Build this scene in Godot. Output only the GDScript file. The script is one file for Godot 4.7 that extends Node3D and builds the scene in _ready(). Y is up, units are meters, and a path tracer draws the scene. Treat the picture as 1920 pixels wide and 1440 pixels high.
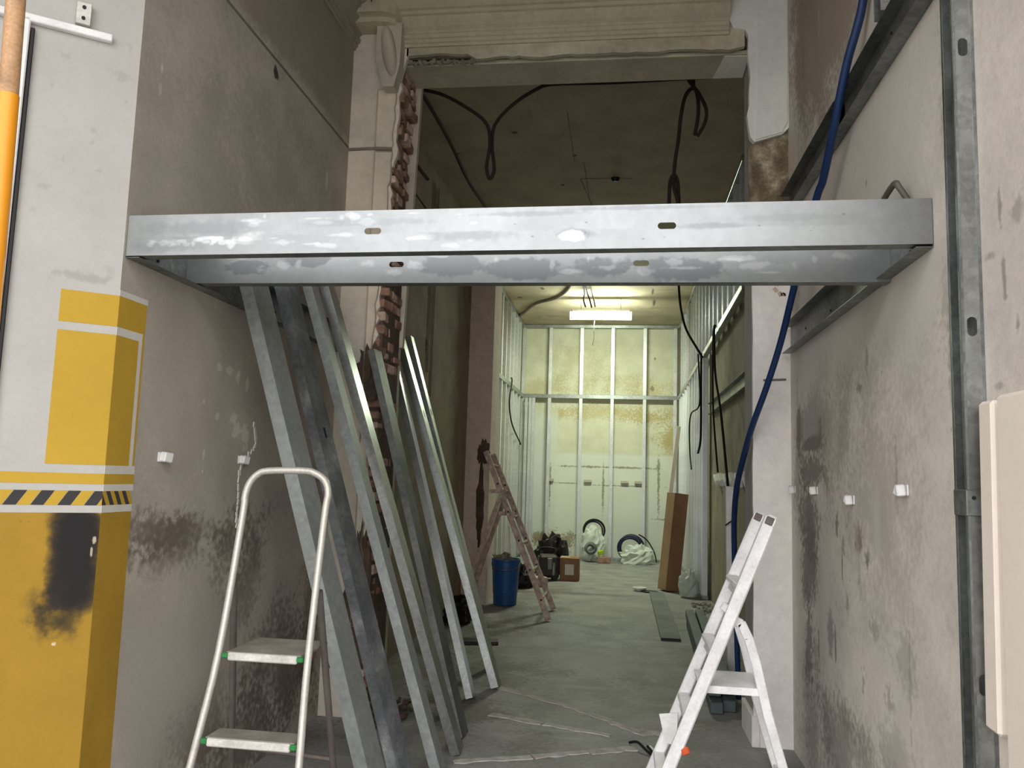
extends Node3D
# A shop unit being fitted out: front room, partition with a knocked-through opening, long corridor behind.
# Units are metres, the camera stands over the origin.

var st: SurfaceTool
var used := {}
var M := {}
var rng := RandomNumberGenerator.new()

func V(x: float, y: float, z: float) -> Vector3:
	return Vector3(x, y, z)

# ---------------------------------------------------------------- mesh helpers
func begin() -> void:
	st = SurfaceTool.new()
	st.begin(Mesh.PRIMITIVE_TRIANGLES)

func tri(a: Vector3, b: Vector3, c: Vector3, na: Vector3, nb: Vector3, nc: Vector3, ua := Vector2.ZERO, ub := Vector2.ZERO, uc := Vector2.ZERO) -> void:
	if (b - a).cross(c - a).dot(na + nb + nc) > 0.0:
		var t := b; b = c; c = t
		t = nb; nb = nc; nc = t
		var u := ub; ub = uc; uc = u
	st.set_normal(na); st.set_uv(ua); st.add_vertex(a)
	st.set_normal(nb); st.set_uv(ub); st.add_vertex(b)
	st.set_normal(nc); st.set_uv(uc); st.add_vertex(c)

func quad(a: Vector3, b: Vector3, c: Vector3, d: Vector3, out: Vector3) -> void:
	# flat quad, corners in ring order; uv runs 0..1 from a
	var n := (b - a).cross(c - a)
	if n.length_squared() < 1e-14:
		n = (c - a).cross(d - a)
	n = n.normalized()
	if n.dot(out) < 0.0:
		n = -n
	tri(a, b, c, n, n, n, Vector2(0, 1), Vector2(1, 1), Vector2(1, 0))
	tri(a, c, d, n, n, n, Vector2(0, 1), Vector2(1, 0), Vector2(0, 0))

func box(c: Vector3, s: Vector3, b := Basis.IDENTITY, bev := 0.0) -> void:
	# box with chamfered edges
	var h := s * 0.5
	if bev <= 0.0:
		for ax in 3:
			for sg in [-1.0, 1.0]:
				var n := Vector3.ZERO; n[ax] = sg
				var u := Vector3.ZERO; u[(ax + 1) % 3] = h[(ax + 1) % 3]
				var v := Vector3.ZERO; v[(ax + 2) % 3] = h[(ax + 2) % 3]
				var o := n * h[ax]
				quad(c + b * (o - u - v), c + b * (o + u - v), c + b * (o + u + v), c + b * (o - u + v), b * n)
		return
	var k := h - Vector3.ONE * bev
	for ax in 3:
		var i := (ax + 1) % 3
		var j := (ax + 2) % 3
		for sg in [-1.0, 1.0]:
			var n := Vector3.ZERO; n[ax] = sg
			var u := Vector3.ZERO; u[i] = k[i]
			var v := Vector3.ZERO; v[j] = k[j]
			var o := n * h[ax]
			quad(c + b * (o - u - v), c + b * (o + u - v), c + b * (o + u + v), c + b * (o - u + v), b * n)
			for sj in [-1.0, 1.0]:      # edge along axis i between faces ax and j
				var m := Vector3.ZERO; m[j] = sj
				var p := n * h[ax] + m * k[j]
				var q := n * k[ax] + m * h[j]
				quad(c + b * (p - u), c + b * (p + u), c + b * (q + u), c + b * (q - u), b * (n + m))
	for sx in [-1.0, 1.0]:
		for sy in [-1.0, 1.0]:
			for sz in [-1.0, 1.0]:
				var p1 := Vector3(sx * h.x, sy * k.y, sz * k.z)
				var p2 := Vector3(sx * k.x, sy * h.y, sz * k.z)
				var p3 := Vector3(sx * k.x, sy * k.y, sz * h.z)
				var n := b * Vector3(sx, sy, sz).normalized()
				tri(c + b * p1, c + b * p2, c + b * p3, n, n, n)

func span(x0: float, x1: float, y0: float, y1: float, z0: float, z1: float, bev := 0.0) -> void:
	box(V((x0 + x1) * 0.5, (y0 + y1) * 0.5, (z0 + z1) * 0.5), V(absf(x1 - x0), absf(y1 - y0), absf(z1 - z0)), Basis.IDENTITY, bev)

func frame_of(a: Vector3, b: Vector3, hint: Vector3) -> Basis:
	# Y from a to b, Z as near to hint as can be
	var y := (b - a).normalized()
	var x := y.cross(hint).normalized()
	return Basis(x, y, x.cross(y))

func bar(a: Vector3, b: Vector3, w: float, d: float, hint := Vector3(0, 0, 1), bev := 0.0) -> void:
	box((a + b) * 0.5, V(w, a.distance_to(b), d), frame_of(a, b, hint), bev)

func prism(poly: PackedVector2Array, length: float, t: Transform3D) -> void:
	# polygon in the local xz plane, swept up local y
	var p := poly
	if Geometry2D.is_polygon_clockwise(p):
		p = p.duplicate(); p.reverse()
	var n := p.size()
	for i in n:
		var a := p[i]
		var b := p[(i + 1) % n]
		if a.distance_squared_to(b) < 1e-12: continue
		var e := (b - a).normalized()
		var out := t.basis * Vector3(e.y, 0, -e.x)
		quad(t * Vector3(a.x, 0, a.y), t * Vector3(b.x, 0, b.y), t * Vector3(b.x, length, b.y), t * Vector3(a.x, length, a.y), out)
	var idx := Geometry2D.triangulate_polygon(p)
	for k in range(0, idx.size(), 3):
		for e in [0.0, 1.0]:
			var nn := t.basis * Vector3(0, -1.0 if e == 0.0 else 1.0, 0)
			nn = nn.normalized()
			var q := []
			for m in 3:
				var w := p[idx[k + m]]
				q.append(t * Vector3(w.x, length * e, w.y))
			tri(q[0], q[1], q[2], nn, nn, nn)

func slab_poly(poly: PackedVector2Array, z0: float, z1: float) -> void:
	# polygon given in xy, solid between z0 and z1 (z1 > z0)
	prism(poly, z1 - z0, Transform3D(Basis(V(1, 0, 0), V(0, 0, 1), V(0, 1, 0)), V(0, 0, z0)))

func smooth(pts: Array, per := 6) -> PackedVector3Array:
	var r := PackedVector3Array()
	var n := pts.size()
	for i in n - 1:
		var p0: Vector3 = pts[maxi(i - 1, 0)]
		var p1: Vector3 = pts[i]
		var p2: Vector3 = pts[i + 1]
		var p3: Vector3 = pts[mini(i + 2, n - 1)]
		for k in per:
			r.append(p1.cubic_interpolate(p2, p0, p3, float(k) / per))
	r.append(pts[n - 1])
	return r

func tube(pts: PackedVector3Array, r: float, sides := 8, closed := false) -> void:
	var n := pts.size()
	var rings := []
	var norms := []
	var up := Vector3(0.31, 0.17, 0.93).normalized()
	for i in n:
		var d: Vector3
		if closed:
			d = pts[(i + 1) % n] - pts[(i - 1 + n) % n]
		else:
			d = pts[mini(i + 1, n - 1)] - pts[maxi(i - 1, 0)]
		d = d.normalized()
		up = (up - d * up.dot(d))
		if up.length() < 1e-4:
			up = d.cross(V(1, 0.3, 0.2))
		up = up.normalized()
		var sd := d.cross(up)
		var ring := []
		var nr := []
		for k in sides:
			var a := TAU * k / sides
			var o := up * cos(a) + sd * sin(a)
			ring.append(pts[i] + o * r)
			nr.append(o)
		rings.append(ring); norms.append(nr)
	for i in (n if closed else n - 1):
		var j := (i + 1) % n
		for k in sides:
			var l := (k + 1) % sides
			tri(rings[i][k], rings[i][l], rings[j][l], norms[i][k], norms[i][l], norms[j][l])
			tri(rings[i][k], rings[j][l], rings[j][k], norms[i][k], norms[j][l], norms[j][k])
	if not closed:
		for e in [0, n - 1]:
			var d: Vector3 = (pts[0] - pts[1]).normalized() if e == 0 else (pts[n - 1] - pts[n - 2]).normalized()
			for k in range(1, sides - 1):
				tri(rings[e][0], rings[e][k], rings[e][k + 1], d, d, d)

func rod(a: Vector3, b: Vector3, r: float, sides := 10) -> void:
	tube(PackedVector3Array([a, b]), r, sides)

func lathe(c: Vector3, prof: Array, sides := 24) -> void:
	# profile of (radius, height) from bottom to top
	for i in prof.size() - 1:
		var p: Vector2 = prof[i]
		var q: Vector2 = prof[i + 1]
		var e := (q - p).normalized()
		for k in sides:
			var a0 := TAU * k / sides
			var a1 := TAU * (k + 1) / sides
			var d0 := V(cos(a0), 0, sin(a0))
			var d1 := V(cos(a1), 0, sin(a1))
			var n0 := (d0 * e.y + V(0, -e.x, 0)).normalized()
			var n1 := (d1 * e.y + V(0, -e.x, 0)).normalized()
			var A := c + d0 * p.x + V(0, p.y, 0)
			var B := c + d1 * p.x + V(0, p.y, 0)
			var C := c + d1 * q.x + V(0, q.y, 0)
			var D := c + d0 * q.x + V(0, q.y, 0)
			if p.x > 1e-5: tri(A, B, C, n0, n1, n1)
			if q.x > 1e-5: tri(A, C, D, n0, n1, n0)

func blob(c: Vector3, r: Vector3, rough: float, sd: int, seg := 20, flat := -1.0) -> void:
	# lumpy closed body, flattened below the height «flat» (share of r.y)
	var nz := FastNoiseLite.new(); nz.seed = sd; nz.frequency = 1.1; nz.fractal_octaves = 4
	var rows := int(seg * 0.6)
	var g := []
	for i in rows + 1:
		var th := PI * i / rows
		var row := []
		for k in seg:
			var ph := TAU * k / seg
			var d := V(sin(th) * cos(ph), cos(th), sin(th) * sin(ph))
			var s := 1.0 + rough * nz.get_noise_3dv(d * 2.2)
			var p := d * s
			if p.y < flat: p.y = flat
			row.append(c + p * r)
		g.append(row)
	for i in rows:
		for k in seg:
			var l := (k + 1) % seg
			for t in [[g[i][k], g[i][l], g[i + 1][l]], [g[i][k], g[i + 1][l], g[i + 1][k]]]:
				var n: Vector3 = (t[1] - t[0]).cross(t[2] - t[0])
				if n.length_squared() < 1e-16: continue
				n = n.normalized()
				if n.dot((t[0] + t[1] + t[2]) / 3.0 - c) < 0.0: n = -n
				tri(t[0], t[1], t[2], n, n, n)

func slotted(t: Transform3D, w: float, h: float, slots: Array, sw: float, sh: float, th: float) -> void:
	# plate in local xy (x 0..w, y 0..h) facing local +z with real stadium holes at the x positions given
	var y0 := 0.0
	var xs := [0.0]
	var hw := sw * 0.5 + 0.012
	for s in slots:
		var sx: float = s
		xs.append(sx - hw); xs.append(sx + hw)
	xs.append(w)
	for i in range(0, xs.size() - 1, 2):
		for zz in [0.0, -th]:
			quad(t * V(xs[i], y0, zz), t * V(xs[i + 1], y0, zz), t * V(xs[i + 1], h, zz), t * V(xs[i], h, zz), t.basis * V(0, 0, 1.0 if zz == 0.0 else -1.0))
	for s in slots:
		var c := Vector2(float(s), h * 0.5)
		var N := 32
		var inner := []
		var outer := []
		for k in N:
			var a := TAU * (k + 0.5) / N
			var d := Vector2(cos(a), sin(a))
			var f := minf(hw / maxf(absf(d.x), 1e-6), h * 0.5 / maxf(absf(d.y), 1e-6))
			outer.append(c + d * f)
			var long_x := sw > sh
			var rr := minf(sw, sh) * 0.5
			var e := absf(sw - sh) * 0.5
			inner.append(c + d * rr + (Vector2(signf(d.x) * e, 0) if long_x else Vector2(0, signf(d.y) * e)))
		# make the corners exact
		for cs in [Vector2(1, 1), Vector2(-1, 1), Vector2(-1, -1), Vector2(1, -1)]:
			var corner: Vector2 = c + cs * Vector2(hw, h * 0.5)
			var best := 0
			for k in N:
				if outer[k].distance_to(corner) < outer[best].distance_to(corner): best = k
			outer[best] = corner
		for k in N:
			var l := (k + 1) % N
			for zz in [0.0, -th]:
				var n := t.basis * V(0, 0, 1.0 if zz == 0.0 else -1.0)
				quad(t * V(outer[k].x, outer[k].y, zz), t * V(outer[l].x, outer[l].y, zz), t * V(inner[l].x, inner[l].y, zz), t * V(inner[k].x, inner[k].y, zz), n)
			var mid: Vector2 = c - (inner[k] + inner[l]) * 0.5
			quad(t * V(inner[k].x, inner[k].y, 0), t * V(inner[l].x, inner[l].y, 0), t * V(inner[l].x, inner[l].y, -th), t * V(inner[k].x, inner[k].y, -th), t.basis * V(mid.x, mid.y, 0))

func cpoly(w: float, d: float, lip: float, t: float) -> PackedVector2Array:
	# C section in local xz: web on +x, open to -x; w along x, d along z
	var x := w * 0.5
	var z := d * 0.5
	return PackedVector2Array([Vector2(x, z), Vector2(-x, z), Vector2(-x, z - lip), Vector2(-x + t, z - lip), Vector2(-x + t, z - t), Vector2(x - t, z - t),
		Vector2(x - t, -z + t), Vector2(-x + t, -z + t), Vector2(-x + t, -z + lip), Vector2(-x, -z + lip), Vector2(-x, -z), Vector2(x, -z)])

func upoly(w: float, d: float, t: float) -> PackedVector2Array:
	var x := w * 0.5
	var z := d * 0.5
	return PackedVector2Array([Vector2(x, z), Vector2(-x, z), Vector2(-x, z - t), Vector2(x - t, z - t), Vector2(x - t, -z + t), Vector2(-x, -z + t), Vector2(-x, -z), Vector2(x, -z)])

func cstud(a: Vector3, b: Vector3, w: float, d: float, hint := Vector3(0, 0, 1), lip := 0.008, t := 0.002) -> void:
	prism(cpoly(w, d, lip, t), a.distance_to(b), Transform3D(frame_of(a, b, hint), a))

# ---------------------------------------------------------------- node helpers
func numbered(called: String) -> String:
	if not used.has(called):
		used[called] = 0
		return called
	used[called] += 1
	return "%s_%03d" % [called, used[called]]

func put(called: String, m: Material, parent: Node = null) -> MeshInstance3D:
	var o := MeshInstance3D.new()
	var mesh := st.commit()
	mesh.surface_set_material(0, m)
	o.mesh = mesh
	o.cast_shadow = GeometryInstance3D.SHADOW_CASTING_SETTING_ON
	if parent == null:
		o.name = numbered(called)
		add_child(o, true)
	else:
		o.name = called
		parent.add_child(o, true)
	return o

func tag(o: Node, label: String, category: String, group := "") -> Node:
	o.set_meta("label", label)
	o.set_meta("category", category)
	if group != "": o.set_meta("group", group)
	return o

func thing(called: String, label: String, category: String, group := "", at := Vector3.ZERO) -> Node3D:
	var o := Node3D.new()
	o.name = numbered(called)
	add_child(o, true)
	o.position = at
	tag(o, label, category, group)
	return o

func setting(called: String, label: String, m: Material = null, cat := "") -> Node3D:
	var o: Node3D
	if m:
		o = put(called, m)
	else:
		o = Node3D.new(); o.name = numbered(called); add_child(o, true)
	o.set_meta("kind", "structure")
	o.set_meta("label", label)
	o.set_meta("category", cat if cat != "" else called.split("_")[0])
	return o

# ---------------------------------------------------------------- materials
func mat(c: Color, rough := 0.85, metal := 0.0) -> StandardMaterial3D:
	var m := StandardMaterial3D.new()
	m.albedo_color = c
	m.roughness = rough
	m.metallic = metal
	return m

func noise_img(w: int, h: int, sd: int, freq: float, oct := 4, cell := false) -> PackedByteArray:
	var n := FastNoiseLite.new()
	n.seed = sd
	n.frequency = freq
	n.fractal_octaves = oct
	n.noise_type = FastNoiseLite.TYPE_CELLULAR if cell else FastNoiseLite.TYPE_SIMPLEX_SMOOTH
	if cell:
		n.cellular_return_type = FastNoiseLite.RETURN_CELL_VALUE
		n.fractal_type = FastNoiseLite.FRACTAL_NONE
	var im := n.get_seamless_image(w, h, false, false, 0.1, true)
	im.convert(Image.FORMAT_L8)
	return im.get_data()

# An image of real surface stuff: base colour, blotches, grain, then stains with ragged outlines.
# stains: [cx, cy, rx, ry, Color, strength, softness, raggedness], positions in metres, cy measured up from the lower edge
func surface_tex(wm: float, hm: float, ppm: float, base: Color, sd: int, blotch: float, grain: float, stains: Array, tint := Color(0, 0, 0, 0)) -> Image:
	var w := int(wm * ppm)
	var h := int(hm * ppm)
	var a := noise_img(w, h, sd, 2.4 / ppm, 5)
	var b := noise_img(w, h, sd + 7, 22.0 / ppm, 3)
	var g := noise_img(w, h, sd + 13, 0.35, 2)
	var out := PackedByteArray()
	out.resize(w * h * 3)
	var br := base.r * 255.0
	var bg := base.g * 255.0
	var bb := base.b * 255.0
	for i in w * h:
		var na := (a[i] - 128) / 128.0
		var s := 1.0 + blotch * na + blotch * 0.5 * (b[i] - 128) / 128.0 + grain * (g[i] - 128) / 128.0
		var k := clampf(na * 0.9 + 0.1, 0.0, 1.0) * tint.a
		out[i * 3] = clampi(int((br + (tint.r * 255.0 - br) * k) * s), 0, 255)
		out[i * 3 + 1] = clampi(int((bg + (tint.g * 255.0 - bg) * k) * s), 0, 255)
		out[i * 3 + 2] = clampi(int((bb + (tint.b * 255.0 - bb) * k) * s), 0, 255)
	for q in stains:
		var cx: float = q[0] * ppm
		var cy: float = (hm - q[1]) * ppm
		var rx: float = q[2] * ppm
		var ry: float = q[3] * ppm
		var c: Color = q[4]
		var cr := c.r * 255.0
		var cg := c.g * 255.0
		var cb := c.b * 255.0
		var k: float = q[5]
		var soft: float = q[6]
		var rag: float = q[7]
		var sq: bool = q.size() > 8
		var grow := 1.0 + rag
		for y in range(maxi(0, int(cy - ry * grow)), mini(h, int(cy + ry * grow) + 1)):
			for x in range(maxi(0, int(cx - rx * grow)), mini(w, int(cx + rx * grow) + 1)):
				var i := y * w + x
				var dx := (x - cx) / rx
				var dy := (y - cy) / ry
				var d := (maxf(absf(dx), absf(dy)) if sq else sqrt(dx * dx + dy * dy)) + rag * ((b[i] - 128) / 128.0 * 0.8 + (a[i] - 128) / 160.0 + (g[i] - 128) / 400.0)
				var m := clampf((1.0 - d) / soft, 0.0, 1.0) * k * (0.85 + 0.15 * (g[i] - 128) / 90.0)
				if m > 0.0:
					out[i * 3] = clampi(int(out[i * 3] * (1.0 - m) + cr * m), 0, 255)
					out[i * 3 + 1] = clampi(int(out[i * 3 + 1] * (1.0 - m) + cg * m), 0, 255)
					out[i * 3 + 2] = clampi(int(out[i * 3 + 2] * (1.0 - m) + cb * m), 0, 255)
	return Image.create_from_data(w, h, false, Image.FORMAT_RGB8, out)

func tex_mat(im: Image, rough := 0.9, metal := 0.0) -> StandardMaterial3D:
	var m := mat(Color.WHITE, rough, metal)
	m.albedo_texture = ImageTexture.create_from_image(im)
	m.texture_repeat = false
	return m

func grained(c: Color, sd: int, blotch: float, rough := 0.9, metal := 0.0, scale := 1.0, cell := 0.0, tint := Color(0, 0, 0, 0)) -> StandardMaterial3D:
	# one metre of stuff per tile, wrapped round the object
	var im := surface_tex(1.0, 1.0, 320.0, c, sd, blotch, blotch * 0.45, [], tint)
	if cell > 0.0:
		var data := im.get_data()
		var n := noise_img(320, 320, sd + 3, 0.16, 1, true)
		for i in 320 * 320:
			var s := 1.0 + cell * (n[i] - 128) / 128.0
			for k in 3:
				data[i * 3 + k] = clampi(int(data[i * 3 + k] * s), 0, 255)
		im = Image.create_from_data(320, 320, false, Image.FORMAT_RGB8, data)
	var m := mat(Color.WHITE, rough, metal)
	m.albedo_texture = ImageTexture.create_from_image(im)
	m.uv1_triplanar = true
	m.uv1_scale = Vector3.ONE * scale
	return m

func materials() -> void:
	M.galv = grained(Color(0.64, 0.655, 0.65), 11, 0.10, 0.34, 0.9, 1.3, 0.05)
	M.galv_daylit = grained(Color(0.84, 0.85, 0.86), 14, 0.05, 0.36, 0.6, 1.3, 0.04)  # same steel paled, reflected daylight put into the corridor frames' colour
	M.galv_dull = grained(Color(0.52, 0.535, 0.53), 12, 0.16, 0.46, 0.85, 1.0, 0.06)
	M.galv_flat = grained(Color(0.60, 0.62, 0.615), 15, 0.09, 0.55, 0.45, 1.0, 0.05)
	M.stud_daylit = grained(Color(0.94, 0.955, 0.975), 16, 0.03, 0.34, 0.3, 1.0)  # near-white steel, daylight glare on the lower right studs put into the colour
	M.galv_stained = grained(Color(0.46, 0.475, 0.49), 13, 0.22, 0.55, 0.5, 1.2, 0.06, Color(0.78, 0.79, 0.8, 0.6))
	M.plaster = grained(Color(0.74, 0.71, 0.65), 21, 0.09, 0.93, 0.0, 0.6)
	M.plaster_white = grained(Color(0.94, 0.93, 0.91), 22, 0.05, 0.9, 0.0, 0.6)
	M.plaster_dark = grained(Color(0.50, 0.47, 0.42), 23, 0.12, 0.95, 0.0, 0.7)
	M.ceiling = grained(Color(0.56, 0.53, 0.45), 24, 0.12, 0.95, 0.0, 0.5)
	M.mortar = grained(Color(0.36, 0.30, 0.26), 25, 0.22, 0.97, 0.0, 1.4)
	M.brick = grained(Color(0.60, 0.47, 0.41), 26, 0.25, 0.95, 0.0, 3.0)
	M.brick_pale = grained(Color(0.74, 0.65, 0.59), 27, 0.22, 0.95, 0.0, 3.0)
	M.white_paint = grained(Color(0.93, 0.93, 0.925), 31, 0.06, 0.5, 0.0, 2.0)
	M.ladder_white = grained(Color(0.95, 0.95, 0.955), 32, 0.07, 0.42, 0.0, 2.5)
	M.ladder_alu = grained(Color(0.80, 0.79, 0.76), 33, 0.14, 0.40, 0.35, 3.0, 0.0, Color(0.55, 0.53, 0.5, 0.5))
	M.edge_white = grained(Color(0.80, 0.79, 0.765), 52, 0.12, 0.5, 0.0, 3.0)
	M.tread = grained(Color(0.58, 0.56, 0.52), 34, 0.10, 0.7, 0.2, 3.0)
	M.rear_leg = grained(Color(0.42, 0.39, 0.37), 35, 0.14, 0.6, 0.3, 3.0)
	M.green_plastic = mat(Color(0.16, 0.48, 0.24), 0.5)
	M.black_rubber = mat(Color(0.06, 0.06, 0.065), 0.6)
	M.cable_black = mat(Color(0.065, 0.065, 0.07), 0.85)
	M.cable_brown = mat(Color(0.19, 0.125, 0.10), 0.95)
	M.cable_blue = mat(Color(0.075, 0.19, 0.37), 0.5)
	M.blue_plastic = grained(Color(0.13, 0.33, 0.57), 36, 0.08, 0.38, 0.0, 1.5)
	M.wood = grained(Color(0.66, 0.53, 0.44), 37, 0.22, 0.75, 0.0, 4.0)
	M.wood_old = grained(Color(0.76, 0.68, 0.63), 38, 0.25, 0.8, 0.0, 4.0)
	M.pole_wood = grained(Color(0.74, 0.58, 0.42), 39, 0.20, 0.6, 0.0, 5.0, 0.0, Color(0.45, 0.33, 0.24, 0.6))
	M.orange = mat(Color(0.91, 0.60, 0.13), 0.38)
	M.yellow = grained(Color(0.75, 0.61, 0.19), 40, 0.03, 0.8, 0.0, 1.0)
	M.stripe_white = grained(Color(0.83, 0.82, 0.79), 41, 0.03, 0.85, 0.0, 1.0)
	M.stripe_black = mat(Color(0.22, 0.215, 0.215), 0.85)
	M.cardboard = grained(Color(0.56, 0.42, 0.32), 42, 0.08, 0.9, 0.0, 1.0)
	M.cardboard_pale = grained(Color(0.68, 0.57, 0.43), 43, 0.08, 0.9, 0.0, 1.0)
	M.dark_bag = mat(Color(0.10, 0.08, 0.08), 0.4)
	M.dark_metal = grained(Color(0.24, 0.20, 0.20), 44, 0.3, 0.4, 0.4, 5.0)
	M.sack = grained(Color(0.82, 0.85, 0.82), 45, 0.05, 0.75, 0.0, 2.0)
	M.board = grained(Color(0.94, 0.895, 0.845), 46, 0.02, 0.55, 0.0, 1.0)
	M.lime = mat(Color(0.66, 0.76, 0.14), 0.6)
	M.rust_orange = mat(Color(0.85, 0.36, 0.18), 0.6)
	M.grey_plate = grained(Color(0.44, 0.47, 0.47), 47, 0.12, 0.7, 0.0, 1.0)
	M.strip = grained(Color(0.76, 0.75, 0.72), 50, 0.12, 0.95, 0.0, 4.0)
	M.rubble = grained(Color(0.62, 0.60, 0.57), 48, 0.2, 0.95, 0.0, 5.0)
	M.slate = grained(Color(0.33, 0.37, 0.375), 49, 0.08, 0.5, 0.5, 1.0)
	M.pavement = mat(Color(0.62, 0.61, 0.59), 0.9)

# ---------------------------------------------------------------- scene
func _ready() -> void:
	rng.seed = 4711
	camera_and_light()
	materials()
	shell_front()
	shell_partition()
	shell_corridor()
	ceiling_frame()
	wall_metal()
	leaning_studs()
	left_ladder()
	right_ladder()
	old_ladder()
	corridor_frames()
	lamp()
	cables()
	clutter()
	wall_clips()
	pillar_things()

func camera_and_light() -> void:
	var cam := Camera3D.new()
	cam.name = "camera"
	cam.fov = 50.258
	cam.near = 0.05
	cam.far = 200.0
	cam.position = V(0, 1.36, 0)
	cam.transform.basis = Basis(V(0.990772, 0.030351, -0.132101), V(-0.014859, 0.993055, 0.116710), V(0.134725, -0.113670, 0.984341)).orthonormalized()
	add_child(cam)
	cam.current = true
	var we := WorldEnvironment.new()
	we.name = "surroundings"
	var e := Environment.new()
	var sky := Sky.new()
	var sm := ProceduralSkyMaterial.new()
	sm.sky_top_color = Color(0.93, 0.925, 0.93)
	sm.sky_horizon_color = Color(0.97, 0.955, 0.94)
	sm.ground_bottom_color = Color(0.55, 0.55, 0.54)
	sm.ground_horizon_color = Color(0.72, 0.72, 0.72)
	sm.sky_energy_multiplier = 1.0
	sky.sky_material = sm
	e.background_mode = Environment.BG_SKY
	e.sky = sky
	e.tonemap_mode = Environment.TONE_MAPPER_LINEAR
	e.tonemap_exposure = 3.8
	e.sdfgi_enabled = true
	e.ssao_enabled = true
	e.ssil_enabled = true
	we.environment = e
	add_child(we)

# u runs along -z on the left wall: metres from the pillar corner at z = -2.49
func lz(z: float) -> float:
	return -2.49 - z

func shell_front() -> void:
	# ---- floor of both rooms
	var worn := Color(0.40, 0.39, 0.37)
	var pale := Color(0.74, 0.74, 0.72)
	var fs := []
	rng.seed = 5
	for i in 60:
		fs.append([rng.randf_range(0.2, 3.2), rng.randf_range(0.2, 10.5), rng.randf_range(0.05, 0.4), rng.randf_range(0.05, 0.5), worn if i % 3 else pale, rng.randf_range(0.25, 0.6), 0.7, 0.9])
	# dark worn run of dirt across the corridor and round the old ladder; x = m + -2.2, z = -14.8 + m
	for q in [[1.3, 4.8, 0.9, 0.10, 0.6], [1.8, 4.7, 0.7, 0.07, 0.6], [1.5, 6.6, 0.35, 0.22, 0.5], [1.0, 7.2, 0.5, 0.2, 0.5], [1.0, 6.0, 0.6, 0.3, 0.45], [1.9, 6.9, 0.2, 0.15, 0.4], [1.6, 8.8, 0.5, 0.25, 0.35]]:
		fs.append([q[0], 10.8 - (10.8 - q[1]), q[2], q[3], Color(0.22, 0.21, 0.20), q[4], 0.8, 0.8])
	for i in 46:   # brown building dirt trodden in along the left
		fs.append([rng.randf_range(0.4, 1.5), rng.randf_range(4.5, 10.7), rng.randf_range(0.06, 0.35), rng.randf_range(0.06, 0.4), Color(0.37, 0.335, 0.30), rng.randf_range(0.3, 0.6), 0.6, 0.9])
	for i in 50:   # scuffs and trowel marks
		fs.append([rng.randf_range(1.2, 3.0), rng.randf_range(4.0, 10.5), rng.randf_range(0.03, 0.3), rng.randf_range(0.015, 0.06), pale if i % 2 else worn, rng.randf_range(0.25, 0.5), 0.6, 0.9])
	var fim := surface_tex(3.5, 10.8, 130.0, Color(0.55, 0.545, 0.535), 3, 0.13, 0.09, fs)
	begin()
	span(-2.2, 1.3, -0.15, -0.0005, -14.8, -4.0)
	quad(V(-2.2, 0, -4.0), V(1.3, 0, -4.0), V(1.3, 0, -14.8), V(-2.2, 0, -14.8), Vector3.UP)
	# flip: image top is far end
	var fmat := tex_mat(_flip(fim), 0.62)
	setting("floor", "worn grey cement floor running through the corridor", fmat, "floor")
	begin()
	span(-6.2, 1.3, -0.15, 0.0, -4.0, -0.8)
	var f2 := setting("floor", "grey cement floor of the front room", grained(Color(0.57, 0.57, 0.56), 6, 0.12, 0.62), "floor")
	# pale mortar strips left on the floor where an old wall stood
	var corridor_floor := get_node("floor")
	rng.seed = 17
	for s in [[V(-0.794, 0, -5.480), V(-0.30, 0, -5.13)], [V(-0.30, 0, -5.13), V(-0.043, 0, -4.89)], [V(-0.043, 0, -4.87), V(0.16, 0, -4.66)], [V(0.12, 0, -4.74), V(0.26, 0, -4.70)], [V(-0.729, 0, -4.851), V(-0.42, 0, -4.745)], [V(-0.41, 0, -4.735), V(-0.039, 0, -4.614)], [V(-0.777, 0, -4.023), V(-0.42, 0, -4.18)], [V(-0.41, 0, -4.184), V(-0.15, 0, -4.32)], [V(-0.14, 0, -4.32), V(0.085, 0, -4.429)]]:
		begin()
		var a: Vector3 = s[0]
		var b: Vector3 = s[1]
		var w := rng.randf_range(0.045, 0.068)
		var sd := (b - a).cross(Vector3.UP).normalized()
		var L := PackedVector2Array()
		var R := []
		for k in 9:
			var p := a.lerp(b, k / 8.0)
			var o := p + sd * (w * 0.5 + rng.randf_range(-0.011, 0.011))
			var i := p - sd * (w * 0.5 + rng.randf_range(-0.006, 0.006))
			L.append(Vector2(o.x, o.z)); R.push_front(Vector2(i.x, i.z))
		L.append_array(PackedVector2Array(R))
		prism(L, 0.005, Transform3D(Basis.IDENTITY, V(0, 0, 0)))
		put("mortar_strip", M.strip, corridor_floor)
	# ---- left wall of the front room
	var st_l := []
	var dk := Color(0.40, 0.36, 0.32)
	var chip := Color(0.90, 0.87, 0.82)
	for q in [[0.30, 1.13, 0.30, 0.09, 0.75], [0.55, 1.10, 0.35, 0.10, 0.6], [0.12, 1.05, 0.2, 0.07, 0.5], [0.95, 1.0, 0.25, 0.18, 0.6], [1.1, 0.9, 0.2, 0.25, 0.5], [0.5, 1.02, 0.4, 0.07, 0.35], [1.55, 0.35, 0.5, 0.35, 0.7], [1.2, 0.15, 0.6, 0.25, 0.7], [1.9, 0.7, 0.2, 0.6, 0.5], [0.9, 0.3, 0.35, 0.2, 0.4]]:
		st_l.append([q[0], q[1], q[2], q[3], dk, q[4], 0.7, 0.7])
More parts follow.
